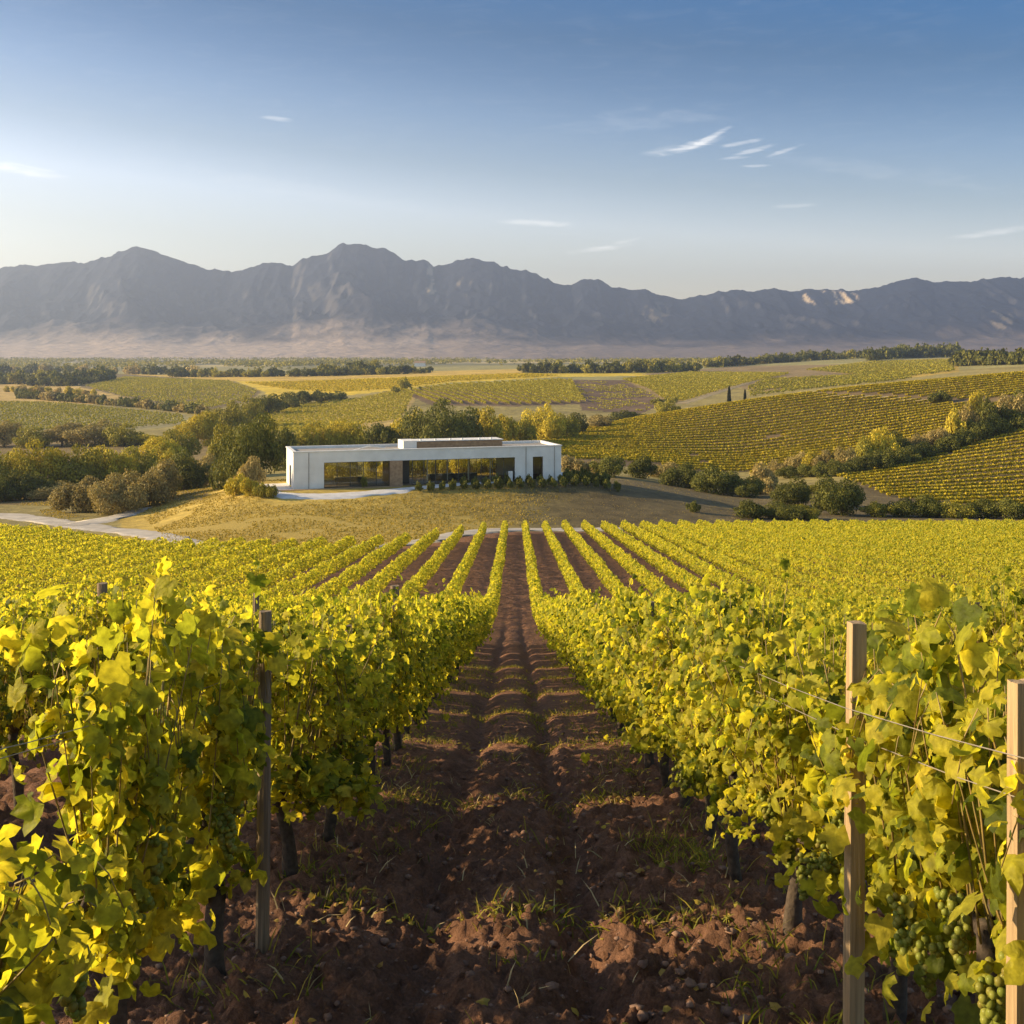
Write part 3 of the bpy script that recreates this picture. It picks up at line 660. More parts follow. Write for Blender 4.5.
EXTRA = [e for e in EXTRA if e not in NEARV and 4.7 < e[0] < 9] + [(1.5, -1, 0, -1.38), (1.2, 1, 0, 1.38)]
rv = random.Random(5); counter = {}
for y, side, k, x in sorted(NEARV + EXTRA, key=lambda e: (e[1], e[2], e[0])):
    c = counter[(side, k)] = counter.get((side, k), -1) + 1
    xx = x + rv.uniform(-.04, .04) + (side * (.15 if side > 0 else .07) if k == 0 and y < 4.6 else 0); yv = y + rv.uniform(-.03, .03)
    v = empty("grapevine", (xx, yv, float(Z(xx, yv)) + .035)); v.rotation_euler = (0, 0, rv.choice((0, 0)))
    sx = rv.choice((1, -1)); sc = rv.uniform(.93, 1.06)
    short = (side < 0 and k == 0 and y == 2.62)
    v.scale = (sx * rv.uniform(.9, 1.12), 1, sc * rv.choice((.95, 1, 1, 1.06)) if not short else 1)
    near = y < 10.5
    where = f"{'left' if side < 0 else 'right'} of the corridor"
    plant = f"{ordinal(c)} plant of"
    look = "low drooping golden grapevine" if short else ("large leaved golden green grapevine" if near else "golden green grapevine")
    tag(v, f"{look}, {plant} the {ordinal(k)} row {where}", "grapevine", "grapevines trained in rows down the slope")
    mesh_obj("trunk", rv.choice(TRUNKS if near else TRUNKS_LO), v)
    if near:
        mesh_obj("foliage", SHORTF if short else COLF[c % 3] if (side < 0 and k == 0 and y < 5.4) else BIGF[c % 3] if y < 4.6 else NEARF[(c + k * 3 + (side > 0)) % 7], v)
        if y < 8.5 and k == 0:
            for g in range(7 if y < 6 else 4):
                gy = rv.uniform(-.5, .5); gc = mesh_obj("grape_cluster", rv.choice(GRAPES), v, (rv.choice((-1, 1)) * rv.uniform(.06, .2), gy, rv.uniform(.52, .86) - SL * gy))
                gc.rotation_euler = (rv.uniform(-.15, .15), rv.uniform(-.15, .15), rv.uniform(0, 6)); gc.scale = (1.25,) * 3
    else:
        mesh_obj("foliage", (MIDF if y < 24 else FARF)[(c * 3 + k + (side > 0)) % 7], v)
# an arm of the nearest left row that hangs out into the corridor
hv = min((o_ for o_ in COL.objects if o_.name.startswith("grapevine") and abs(o_.location.x + 1.3) < .2), key=lambda o_: abs(o_.location.y - 6.4))
rng = np.random.default_rng(4); n = 190; u = rng.uniform(0, 1, n); wld = np.stack([-1.28 + .46 * u + rng.normal(size=n) * .03, 6.25 + .35 * u + rng.normal(size=n) * .10, .74 - .16 * u + rng.normal(size=n) * .05], 1)
wld[:, 2] += Z(wld[:, 0], wld[:, 1])
loc = (wld - np.array(hv.location)) / np.array(hv.scale)
V, Q = leaf_cloud(loc, rng.normal(size=(n, 3)) * .6 + np.array([0, -.2, .8]), .08 * rng.uniform(.6, 1.2, n), 'leaf', .5)
mesh_obj("side_shoot", np_mesh("side_shoot", V, Q, M_VLEAF, True), hv)
# the rest of the field down to the gravel road
rng = np.random.default_rng(77)
PP = []; TB = []
for side in (-1, 1):
    for k in range(0, 50):
        x = side * (1.3 + 2.6 * k)
        taken = [c[0] for c in NEARV if c[1] == side and c[2] == k]
        y0 = (max(taken) + .55) if taken else max(8.0, abs(x) / .75 - 1.5)
        if y0 > 158: continue
        ys = np.arange(y0, 160, .25); ys = ys[ys < dend(VX + F * x / ys)]
        if not len(ys): continue
        y1 = ys[-1]; n = int((y1 - y0) * 95); 
        yv = rng.uniform(y0, y1, n); hh = fbm(yv * .9, yv * 0 + k * 7 + (side > 0) * 3.3, 3, 12)
        if n == 0: continue
        u = rng.uniform(0, 1, n) ** .8; top = 1.45 + .5 * (hh - .5) + rng.normal(size=n) * .05 + .15 * sstep(60, 100, yv)
        end = sstep(0, 1.0, y1 - yv); z = .45 + (top - .45) * u * (.6 + .4 * end)
        wx = .36 * np.sqrt(np.clip(1.05 - (2 * u - .9) ** 2, .1, 1)); a = rng.uniform(-1, 1, n); a = np.sign(a) * np.abs(a) ** .5
        xx = x + a * wx + (vnoise(yv * .7, yv * 0 + k, 8) - .5) * .16
        PP.append(np.stack([xx, yv, Z(xx * 0 + x, yv) + z, a, u], 1))
        tr_ = np.arange(y0, y1, 1.1)[:]; TB.append(np.stack([tr_ * 0 + x, tr_], 1)[tr_ < 75])
PP = np.concatenate(PP); n = len(PP)
Nn = np.stack([PP[:, 3] * .8 + rng.normal(size=n) * .6, rng.normal(size=n) * .6, .5 + rng.normal(size=n) * .5], 1)
V, Q = leaf_cloud(PP[:, :3], Nn, rng.uniform(.13, .25, n) * (1 + .25 * sstep(70, 140, PP[:, 1])), 'quad')
vr = mesh_obj("vine_rows", np_mesh("vine_rows", V, Q, M_VFAR)); tag(vr, "golden green vine rows running down to the gravel road", "vines", None, 'stuff')
b = MB()
TB = np.concatenate(TB)
# ------------------------------------------------------------------ posts and wires
M_POST = noise_mat("weathered_post", (.13, .095, .06), (.25, .18, .115), 18, .9, .5, 40, dist=.01)
M_POSTL = noise_mat("split_pale_post", (.22, .15, .08), (.40, .28, .15), 14, .85, .5, 40, dist=.01)
M_WIRE = noise_mat("galvanised_wire", (.20, .17, .13), (.30, .26, .21), 10, .4)
for m_ in (M_POST, M_POSTL):
    t_ = m_.node_tree
    for l_ in list(t_.links):
        if l_.from_node.type == 'TEX_COORD':
            mp_ = t_.nodes.new("ShaderNodeMapping"); mp_.inputs['Scale'].default_value = (3.5, 3.5, .16); so, to = l_.from_socket, l_.to_socket
            t_.links.remove(l_); t_.links.new(so, mp_.inputs[0]); t_.links.new(mp_.outputs[0], to)
def post(x, y, h, r, square, label):
    rn = random.Random(int(x * 100 + y * 10)); b = MB(); n = 4 if square else 9; lev = 9; V = []
    for i in range(lev):
        z = -.3 + (h + .3) * i / (lev - 1)
        for k in range(n * (3 if square else 1)):
            nn = n * (3 if square else 1); a = 2 * math.pi * k / nn + (math.pi / 4)
            if square:
                q_ = max(abs(math.cos(a)), abs(math.sin(a))); rr = r / q_ * (1 - .06 * (q_ < .75))
            else: rr = r
            rr *= 1 + rn.uniform(-.05, .05)
            V.append((math.cos(a) * rr * (1 - .12 * i / lev), math.sin(a) * rr * (1 - .12 * i / lev), z + (rn.uniform(-.003, .003) if i == lev - 1 else 0)))
    nn = n * (3 if square else 1)
    P = [(i * nn + k, i * nn + (k + 1) % nn, (i + 1) * nn + (k + 1) % nn, (i + 1) * nn + k) for i in range(lev - 1) for k in range(nn)] + [tuple((lev - 1) * nn + k for k in range(nn))]
    b.add(V, P); o = b.build("vineyard_post", M_POSTL if square else M_POST)
    o.location = (x, y, float(Z(x, y)) + .02); o.rotation_euler = (R(rn.uniform(-1, 1)), R(rn.uniform(-1.2, 1.2)), R(8 if square else 0))
    tag(o, label, "post", "wooden posts holding the vine trellis")
post(-1.17, 5.32, 1.59, .033, False, "weathered grey post in the nearest left row, closest to the camera on the left")
post(1.17, 3.98, 1.565, .030, True, "pale squared wooden post in the nearest right row, sunlit on its left face")
post(1.18, 2.69, 1.45, .025, True, "slim pale stake cut by the right edge of the photo")
post(-1.28, 12.5, 1.80, .055, False, "grey post standing above the nearest left row, farther down the slope")
post(-3.95, 11.0, 1.80, .055, False, "grey post standing above the second left row, left of the tall near vine")
post(-3.95, 17.6, 1.82, .05, False, "thin grey post in the second left row, showing above the nearest left post")
post(-1.30, 8.9, 1.45, .035, False, "grey stake half hidden by leaves in the nearest left row")
post(1.30, 11.2, 1.62, .045, False, "grey post among the leaves of the nearest right row, midway down")
post(3.9, 9.6, 1.62, .05, False, "grey post in the second right row, behind the pale squared post")
post(1.30, 18.0, 1.62, .05, False, "far grey post among the leaves of the nearest right row")
def wire(name, x, y0, y1, h, label, ws=.0015):
    b = MB(); ys = np.arange(y0, y1, .8); b.tube([(x + rv.uniform(-.006, .006), yy_, float(Z(x, yy_)) + h + .02 * math.sin(yy_ * 1.3)) for yy_ in ys], ws, 4)
    o = b.build(name, M_WIRE); tag(o, label, "wire", "trellis wires along the vine rows")
wire("trellis_wire", -1.27, .6, 22, 1.31, "upper trellis wire of the nearest left row, slanting past the tall vine")
wire("trellis_wire", -1.33, .6, 22, 1.27, "second trellis wire of the nearest left row, just under the upper one")
wire("trellis_wire", -1.30, .6, 22, .93, "low trellis wire of the nearest left row")
wire("trellis_wire", 1.09, .6, 22, 1.33, "upper trellis wire of the nearest right row, crossing the pale post")
wire("trellis_wire", 1.15, .6, 22, 1.22, "lower trellis wire of the nearest right row")

# ------------------------------------------------------------------ soil litter close by
rng = np.random.default_rng(3)
M_CLOD = noise_mat("soil_clod", (.12, .066, .045), (.25, .155, .11), 14, .95, .5, 60, dist=.01)
n = 10000; yc = 2.2 + 13 * rng.uniform(0, 1, n) ** 1.7; xc = rng.uniform(-1, 1, n) * (1.6 + .2 * yc); szc = .005 + .026 * rng.uniform(0, 1, n) ** 6
octv = np.array([(1, 0, 0), (-1, 0, 0), (0, 1, 0), (0, -1, 0), (0, 0, .7), (0, 0, -.7), (.6, .6, .4), (-.6, .6, .4), (.6, -.6, .4), (-.6, -.6, .4)])
octf = np.array([(4, 8, 6), (4, 6, 7), (4, 7, 9), (4, 9, 8), (0, 6, 8), (2, 7, 6), (1, 9, 7), (3, 8, 9), (0, 2, 6), (2, 1, 7), (1, 3, 9), (3, 0, 8), (5, 2, 0), (5, 1, 2), (5, 3, 1), (5, 0, 3)])
V = octv[None] * (1 + rng.normal(size=(n, 10, 1)) * .22) * szc[:, None, None]; an = rng.uniform(0, 6.28, n); ca, sa = np.cos(an)[:, None], np.sin(an)[:, None]
V = np.stack([V[..., 0] * ca - V[..., 1] * sa, V[..., 0] * sa + V[..., 1] * ca, V[..., 2]], -1) + np.stack([xc, yc, Z(xc, yc, True) + szc * .25], 1)[:, None]
o = mesh_obj("soil_clods", np_mesh("soil_clods", V.reshape(-1, 3), (np.arange(n)[:, None, None] * 10 + octf[None]).reshape(-1, 3), M_CLOD, True))
tag(o, "loose reddish brown clods and small stones on the worked soil", "soil", None, 'stuff')
# fallen leaves and straw
M_FALL = leaf_mat("fallen_leaf", [(.45, .36, .05), (.38, .24, .07), (.30, .28, .05)], .7, .3, 1.2)
n = 1500; yc = 2.4 + 24 * rng.uniform(0, 1, n) ** 1.5; xc = rng.uniform(-1.4, 1.4, n); xc = np.where(rng.uniform(size=n) < .55, np.sign(xc) * (1.25 - np.abs(rng.normal(size=n)) * .28), xc)
gaps = np.array([2.62 + .26 + 1.05 * 3 * g_ + goff(3 * g_) - .72 for g_ in range(1, 8)]); m2 = rng.uniform(size=n) < .5; yc = np.where(m2, gaps[rng.integers(0, 7, n)] + rng.normal(size=n) * .09, yc); xc = np.where(m2, rng.uniform(-1.1, 1.1, n), xc)
P = np.stack([xc, yc, Z(xc, yc, True) + .018], 1); V, Q = leaf_cloud(P, np.stack([rng.normal(size=n) * .35, rng.normal(size=n) * .35, np.ones(n)], 1), rng.uniform(.018, .05, n), 'mid')
o = mesh_obj("fallen_leaves", np_mesh("fallen_leaves", V, Q, M_FALL)); tag(o, "small yellow fallen leaves scattered on the soil corridor", "leaves", None, 'stuff')
def blades(name, centres, per, length, mat, label, spread=.10, cat="grass"):
    C = np.repeat(np.array(centres), per, 0); n = len(C); x = C[:, 0] + rng.normal(size=n) * spread; y = C[:, 1] + rng.normal(size=n) * spread
    base = np.stack([x, y, Z(x, y, True) - .005], 1); d = np.stack([rng.normal(size=n) * .6, rng.normal(size=n) * .6, np.ones(n)], 1) * (length * rng.uniform(.4, 1.2, n))[:, None]
    wd = np.cross(d, rng.normal(size=(n, 3))); wd /= np.linalg.norm(wd, axis=1)[:, None]; wd *= .004
    mid_ = base + d * .55; tip = base + d * np.array([1.2, 1.2, .85]); V = np.stack([base - wd, base + wd, mid_ + wd * .8, mid_ - wd * .8, tip], 1).reshape(-1, 3)
    q = np.arange(n)[:, None] * 5; o = mesh_obj(name, np_mesh(name, V, [q + np.array([0, 1, 2, 3]), q + np.array([3, 2, 4])], mat)); tag(o, label, cat, None, 'stuff')
M_GRASS = leaf_mat("grass_blade", [(.10, .14, .02), (.20, .20, .03), (.34, .28, .05)], .6, .4, 1.3)
cs = [(1.05 + random.uniform(-.15, .1), 7.4 + random.uniform(-.5, .5)) for _ in range(16)]
for _ in range(190):
    yq = 3 + 30 * random.random() ** 1.3; cs.append((random.choice((-1, 1)) * random.gauss(1.15, .2), yq))
for g_ in gaps:
    for _ in range(13): cs.append((random.uniform(-1.0, 1.15), g_ + random.gauss(0, .06)))
for _ in range(34): cs.append((random.uniform(-.9, .9), random.uniform(3, 26)))
blades("grass_tufts", cs, 20, .10, M_GRASS, "short green weeds along the feet of the vines")
M_STRAW = noise_mat("straw", (.34, .26, .12), (.48, .38, .2), 8, .8)
blades("straw", [(random.uniform(-1.2, 1.2), 2.6 + 9 * random.random()) for _ in range(150)], 2, .10, M_STRAW, "thin dry straw stalks lying on the soil", .05, "straw")

# ------------------------------------------------------------------ vineyards on the far hills
def hill_rows(poly, d0, d1, ang, spacing, step, size, h, nl, holes=0.0, seed=1):
    r0 = np.random.default_rng(seed)
    ca, sa = math.cos(R(ang)), math.sin(R(ang)); P = []
    pts = [G(px, py, d0, d1) for px, py in poly]; cx = np.mean([p_[0] for p_ in pts]); cy_ = np.mean([p_[1] for p_ in pts]); rad = max(math.hypot(p_[0] - cx, p_[1] - cy_) for p_ in pts) + 20
    k = np.arange(-rad, rad, spacing); s = np.arange(-rad, rad, step); K, Sx = np.meshgrid(k, s)
    K = K.ravel() + 0.; Sx = Sx.ravel() + r0.uniform(-.5, .5, K.size) * step
    x = cx + ca * Sx - sa * K; y = cy_ + sa * Sx + ca * K
    ok = (y > d0) & (y < d1) & (np.abs(x) < .6 * y); x, y = x[ok], y[ok]; z = Z(x, y); px, py = proj(x, y, z); ok = in_poly(px, py, poly)
    ok &= fbm(x / 14, y / 14, 3, seed) > holes
    x, y, z = x[ok], y[ok], z[ok]
    x = np.repeat(x, nl); y = np.repeat(y, nl); z = np.repeat(z, nl); n = len(x)
    P = np.stack([x + r0.normal(size=n) * step * .3 * ca + r0.normal(size=n) * .16, y + r0.normal(size=n) * step * .3 * sa + r0.normal(size=n) * .16, z + h * (.35 + .6 * r0.uniform(size=n))], 1)
    V, Q = leaf_cloud(P, np.stack([r0.normal(size=n), r0.normal(size=n), .6 + r0.normal(size=n) * .6], 1), size * r0.uniform(.6, 1.3, n), 'quad')
    return V, Q
M_HV1 = leaf_mat("hill_vine_leaf", [(.36, .31, .02), (.48, .39, .022), (.60, .46, .03), (.30, .25, .018)], .6, .35, 1.2)
M_HV2 = leaf_mat("hill_vine_leaf_dull", [(.26, .25, .03), (.34, .30, .03), (.42, .36, .04)], .6, .3, 1.2)
def hill_field(label, mat, *args, **kw):
    V, Q = hill_rows(*args, **kw); o = mesh_obj("hillside_vineyard", np_mesh("hillside_vineyard", V, Q, mat)); tag(o, label, "vineyard", "vineyards on the hills", 'stuff')
hill_field("green gold vineyard covering the big slope right of the winery", M_HV1,
  [(515, 442), (560, 432), (620, 421.5), (740, 399), (800, 392.5), (850, 396), (905, 398), (955, 404), (1000, 404), (985, 425), (940, 444), (880, 458), (820, 468), (775, 474), (720, 474), (640, 462), (580, 460), (545, 452)], 300, 545, 5, 7.0, .35, .70, .85, 9, holes=.18, seed=3)
hill_field("narrow golden vineyard strip along the crest above the earth track", M_HV1,
  [(800, 392), (850, 386), (950, 378), (1024, 371), (1250, 362), (1250, 385), (1024, 396), (960, 400), (900, 395.5), (850, 393)], 330, 560, 5, 7.0, .35, .70, .85, 9, holes=.18, seed=4)
hill_field("bright vineyard at the right edge below the diagonal hedge", M_HV1,
  [(835, 476), (880, 463), (960, 440), (1030, 420), (1200, 400), (1200, 520), (1010, 508), (930, 504), (890, 498), (868, 488)], 185, 400, 9, 5.4, .3, .56, .8, 8, holes=.2, seed=5)
hill_field("distant vineyard with thin slanting rows above the large dark tree", M_HV2,
  [(402, 391), (450, 385), (560, 380), (572, 381), (586, 403), (520, 405), (430, 404)], 550, 1300, 104, 7.0, .7, 1.1, 2.0, 5, seed=6)
hill_field("distant vineyard of slanting rows right of the bare brown field", M_HV2,
  [(622, 380), (690, 373), (790, 374), (745, 384), (700, 397), (684, 402), (662, 399), (650, 390)], 550, 1500, 128, 7.0, .7, 1.1, 2.0, 5, seed=7)
hill_field("dull vineyard terraces behind the two cypresses", M_HV2,
  [(765, 380), (850, 376), (915, 378), (890, 382), (800, 391), (750, 397), (748, 388)], 560, 1500, 10, 9, .8, 1.2, 1.8, 4, holes=.3, seed=8)
hill_field("golden stippled vineyard on the slope left of the lone field tree", M_HV2,
  [(200, 428), (262, 409), (360, 399), (395, 391), (415, 393), (400, 420), (300, 436)], 430, 1100, 70, 6.0, .8, 1.0, 1.4, 3, seed=9)
hill_field("thin rows on the pale field at the left edge", M_HV2,
  [(-100, 400), (60, 403), (180, 415), (186, 424), (130, 428), (-100, 434)], 480, 1000, 172, 9.0, .8, 1.0, 1.0, 3, seed=10)
hill_field("dull rows on the dark hill beyond the left hedge", M_HV2,
  [(85, 386), (125, 377), (228, 381), (258, 391), (248, 401), (200, 410), (120, 396)], 560, 1700, 150, 8.0, .9, 1.2, 1.2, 2, holes=.25, seed=11)
hill_field("sparse low rows on the bare brown field between two vineyards", M_HV2,
  [(574, 381), (624, 381), (653, 394), (662, 404), (640, 412), (584, 409)], 550, 1300, 118, 8.0, .9, 1.0, .8, 2, holes=.48, seed=15)
hill_field("bright yellow rows in the long strip below the hedgerow", M_HV1,
  [(245, 383), (300, 382), (400, 378.5), (525, 374), (560, 376), (450, 382), (395, 389), (340, 393), (290, 390)], 600, 2300, 20, 9.0, 1.0, 1.3, 1.3, 3, seed=12)
hill_field("pale green rows on the hill under the skyline wood at right", M_HV2,
  [(805, 370), (870, 362), (950, 360), (955, 371), (890, 379), (850, 374)], 560, 2300, 10, 12.0, 1.0, 1.5, 1.3, 3, seed=13)
# dry grass on the knoll
M_DRY = leaf_mat("dry_grass", [(.42, .30, .065), (.36, .27, .055), (.30, .23, .05), (.22, .18, .04)], .8, .35, 1.1)
def knoll_grass():
    n = 110000; px = rng.uniform(20, 790, n); D = rng.uniform(122, 235, n); x = (px - VX) / F * D; z = Z(x, D); pyy = HY + F * (EYE - z) / D
    u, v = house_uv(x, D); ok = (D > dend(px) + 8.5) & ~((u > -7.5) & (u < HL + 1) & (v > -3.5) & (v < HW + 1)) & (fbm(x / 7, D / 7, 3, 8) > .36)
    rd = ~in_poly(px, pyy, [(-10, 505), (135, 508), (170, 545), (60, 530), (-10, 525)]) | in_poly(px, pyy, [(36, 511), (52, 509), (86, 518), (100, 521), (60, 521)])
    dr = ~in_poly(px, pyy, [(262, 480), (283, 501), (330, 501), (392, 498), (412, 492), (500, 484), (470, 478), (300, 488)])
    ok &= rd & dr & (rng.uniform(size=n) > .85 * sstep(470, 620, px)); x, y = x[ok], D[ok]; px = px[ok]; n = len(x); base = np.stack([x, y, Z(x, y) - .05], 1)
    hgt = rng.uniform(.15, .55, n) * np.where(px > 560, .6, 1)
    hgt = hgt * .48; d = np.stack([rng.normal(size=n) * .35, rng.normal(size=n) * .35, np.ones(n)], 1) * hgt[:, None]; a = rng.uniform(0, 6.28, n); wd = np.stack([np.cos(a), np.sin(a), a * 0], 1) * (hgt * .45)[:, None]
    V = np.stack([base - wd, base + wd, base + wd * .5 + d, base - wd * .6 + d * .9], 1).reshape(-1, 3); Q = np.arange(n)[:, None] * 4 + np.array([0, 1, 2, 3])
    o = mesh_obj("dry_grass", np_mesh("dry_grass", V, Q, M_DRY)); tag(o, "dry golden grass covering the knoll below the winery", "grass", None, 'stuff')
knoll_grass()

# ------------------------------------------------------------------ trees and shrubs
PAL = {'dark': [(.07, .08, .016), (.12, .125, .022), (.18, .17, .028)],
       'olive': [(.18, .17, .025), (.29, .26, .032), (.39, .33, .04)],
       'yellow': [(.34, .28, .03), (.47, .38, .035), (.58, .46, .045), (.30, .27, .03)],
       'grey': [(.22, .18, .07), (.33, .26, .09), (.44, .34, .12), (.13, .115, .04)],
       'tan': [(.36, .27, .10), (.48, .37, .14), (.30, .24, .08)],
       'cypress': [(.025, .03, .012), (.045, .05, .02)]}
LM = {k: leaf_mat("foliage_" + k, v, .65, .25, 1.1, per_object=.18) for k, v in PAL.items()}
M_TRUNK = noise_mat("tree_bark", (.06, .045, .03), (.12, .09, .065), 6, .9)
_crowns = {}
def crown(form, s, pal, nq):
    key = (form, s, pal, nq)
    if key in _crowns: return _crowns[key]
    r0 = np.random.default_rng(s * 13 + len(form)); C = []
    nb = {'tree': 22, 'shrub': 16, 'cypress': 9}[form]
    if form == 'cypress':
        for i in range(nb): C.append((0, 0, .12 + .8 * i / nb, .55 * (1 - .75 * (i / nb) ** 1.5)))
    else:
        for i in range(nb):
            a = r0.uniform(0, 6.28); e = r0.uniform(-.15 if form == 'shrub' else -.8, 1); q_ = math.sqrt(max(0, 1 - e * e)); rr = r0.uniform(.35, .95)
            C.append((math.cos(a) * q_ * rr, math.sin(a) * q_ * rr, (.34 if form == 'shrub' else .50) + e * rr * (.45 if form == 'shrub' else .50), r0.uniform(.13, .40)))
        C.append((0, 0, .36 if form == 'shrub' else .50, .55))
    C = np.array(C); wgt = C[:, 3] ** 2; idx = r0.choice(len(C), nq, p=wgt / wgt.sum()); d = r0.normal(size=(nq, 3)); d /= np.linalg.norm(d, axis=1)[:, None]
    rad = C[idx, 3] * (1 - .45 * r0.uniform(0, 1, nq) ** 2.2) * (1 + r0.normal(size=nq) * .07)
    zs = {'tree': .66, 'shrub': .72, 'cypress': .22}[form]
    P = C[idx, :3] + d * rad[:, None] * np.array([1, 1, zs]); 
    if form != 'cypress':
        q1 = np.quantile(P[:, 2], .995); q0 = np.quantile(P[:, 2], .01) if form == 'tree' else 0; lo = .07 if form == 'tree' else 0
        P[:, 2] = lo + (P[:, 2] - q0) / (q1 - q0) * (1 - lo); P[:, :2] /= np.quantile(np.abs(P[:, :2]), .992)
    P[:, 2] = np.maximum(P[:, 2], .0 + r0.uniform(0, .1, nq))
    V, Q = leaf_cloud(P, d + r0.normal(size=(nq, 3)) * .6 + np.array([0, 0, .3]), (.085 if form != 'cypress' else .12) * r0.uniform(.6, 1.5, nq) * (4200 / nq) ** .5 * .92, 'quad')
    if form != 'cypress': P = None
    _crowns[key] = np_mesh("crown", V, Q, LM[pal]); return _crowns[key]
_tr = {}
def tree_trunk(s):
    if s in _tr: return _tr[s]
    b = MB(); rn = random.Random(s); b.tube([(0, 0, -.08), (.01, .01, .15), (.03, 0, .35), (.02, .02, .62)], [.055, .042, .034, .015], 7)
    for k in range(5):
        a = rn.uniform(0, 6.28); z0 = rn.uniform(.2, .42); b.tube([(.02, 0, z0), (math.cos(a) * .25, math.sin(a) * .25, z0 + .18), (math.cos(a) * .48, math.sin(a) * .48, z0 + .3)], [.026, .017, .007], 5)
    _tr[s] = b.mesh("trunk", M_TRUNK, True); return _tr[s]
tcount = [0]
def plant(px, base, top, width, pal, form, label, group=None, name=None, dmin=160, dmax=7000, nq=None, cat=None):
    x, y = G(px, base, dmin, dmax); z = float(Z(x, y)); H_ = max(.5, (base - top) * y / F * 1.04); W_ = width * y / F / 2 * 1.05
    tcount[0] += 1; s = tcount[0] % 5
    big = width
    nq = nq or (14000 if big > 60 else 9000 if big > 40 else 5000 if big > 24 else 1800 if big > 12 else 700)
    o = empty(name or {'tree': 'tree', 'shrub': 'shrub', 'cypress': 'cypress_tree'}[form], (x, y, z - .06 * H_), random.uniform(0, 6.28))
    o.scale = (W_, W_ * (.9 if W_ < 12 else .7), H_)
    tag(o, label, cat or {'tree': 'tree', 'shrub': 'shrub', 'cypress': 'cypress'}[form], group)
    mesh_obj("crown", crown(form, s, pal, nq), o)
    mesh_obj("trunk", tree_trunk(s), o)
    return o
GA = "shrubs of the hedge left of the knoll"
for i, (px, ba, tp, wd, pl, ad) in enumerate([(52, 499, 482, 44, 'grey', "lowest, at its far left end"), (84, 512, 478, 56, 'grey', "pale, nearest the road junction"), (112, 514, 475, 62, 'grey', "close to the road"),
   (138, 508, 470, 58, 'grey', "dark sided, in the middle of the hedge"), (162, 500, 461, 54, 'grey', "dense, fifth from the road"), (184, 490, 451, 58, 'dark', "highest and darkest one"), (206, 486, 455, 40, 'grey', "last one, beside the big round tree")]):
    plant(px, ba, tp, wd, pl, 'shrub', "rounded olive grey shrub of the left hedge, " + ad, GA, dmin=165)
GB = "trees of the yellow green row left of the knoll"
for i, (px, ba, tp, wd, pl) in enumerate([(-20, 496, 450, 70, 'olive'), (12, 494, 453, 60, 'olive'), (45, 494, 441, 62, 'yellow'), (78, 492, 446, 58, 'olive'), (108, 488, 446, 58, 'yellow'), (138, 482, 447, 50, 'olive'), (162, 472, 438, 46, 'yellow'), (25, 500, 470, 50, 'dark'), (-10, 502, 474, 50, 'dark')]):
    plant(px, ba, tp, wd, pl, 'tree', f"{ {'olive':'olive green','yellow':'yellow green','dark':'low dark green'}[pl]} tree, {ordinal(i)} from the left in the row behind the grey hedge", GB, dmin=190)
for i, (px, ba, tp, wd, pl) in enumerate([(4, 447, 421, 42, 'grey'), (30, 448, 427, 40, 'olive'), (62, 446, 423, 46, 'grey'), (95, 446, 421, 50, 'grey'), (124, 446, 424, 40, 'olive'), (148, 445, 434, 34, 'yellow')]):
    plant(px, ba, tp, wd, pl, 'tree', f"brownish tree, {ordinal(i)} from the left in the back row under the pale field", "trees of the back row under the pale field", dmin=300)
plant(178, 462, 430, 50, 'olive', 'tree', "round dark crowned tree between the yellow row and the back hedge", dmin=260)
for i, (px, ba, tp, wd, pl) in enumerate([(198, 446, 412, 46, 'yellow'), (224, 436, 402, 42, 'olive'), (246, 428, 397, 40, 'olive'), (268, 415, 394, 34, 'dark'), (288, 409, 392, 26, 'dark'), (306, 405, 391, 24, 'dark'), (322, 403, 390, 22, 'dark'), (337, 401, 391, 18, 'dark')]):
    plant(px, ba, tp, wd, pl, 'tree', f"{ {'olive':'olive','yellow':'sunlit yellow','dark':'dark green'}[pl]} tree, {ordinal(i)} in the line climbing between two golden fields", "trees of the line between two golden fields", dmin=380)
plant(248, 486, 417, 74, 'dark', 'tree', "large round dark green tree left of the winery", dmin=200)
plant(226, 478, 425, 44, 'olive', 'tree', "olive green tree leaning out left of the large dark one", dmin=205)
plant(284, 470, 428, 34, 'dark', 'tree', "dark narrow tree just behind the winery's left corner", dmin=212)
plant(249, 489, 457, 34, 'tan', 'shrub', "tall pale tan bush left of the winery's side terrace", dmin=180)
plant(236, 495, 474, 24, 'yellow', 'shrub', "bright yellow green bush at the left end of the terrace planting", dmin=170)
plant(249, 496, 478, 20, 'yellow', 'shrub', "smaller yellow bush beside the bright one on the knoll", dmin=170)
plant(261, 497, 483, 15, 'olive', 'shrub', "small clipped bush nearest the left end of the driveway", dmin=170)
plant(272, 498, 485, 15, 'olive', 'shrub', "small clipped bush touching the pale driveway end", dmin=170)
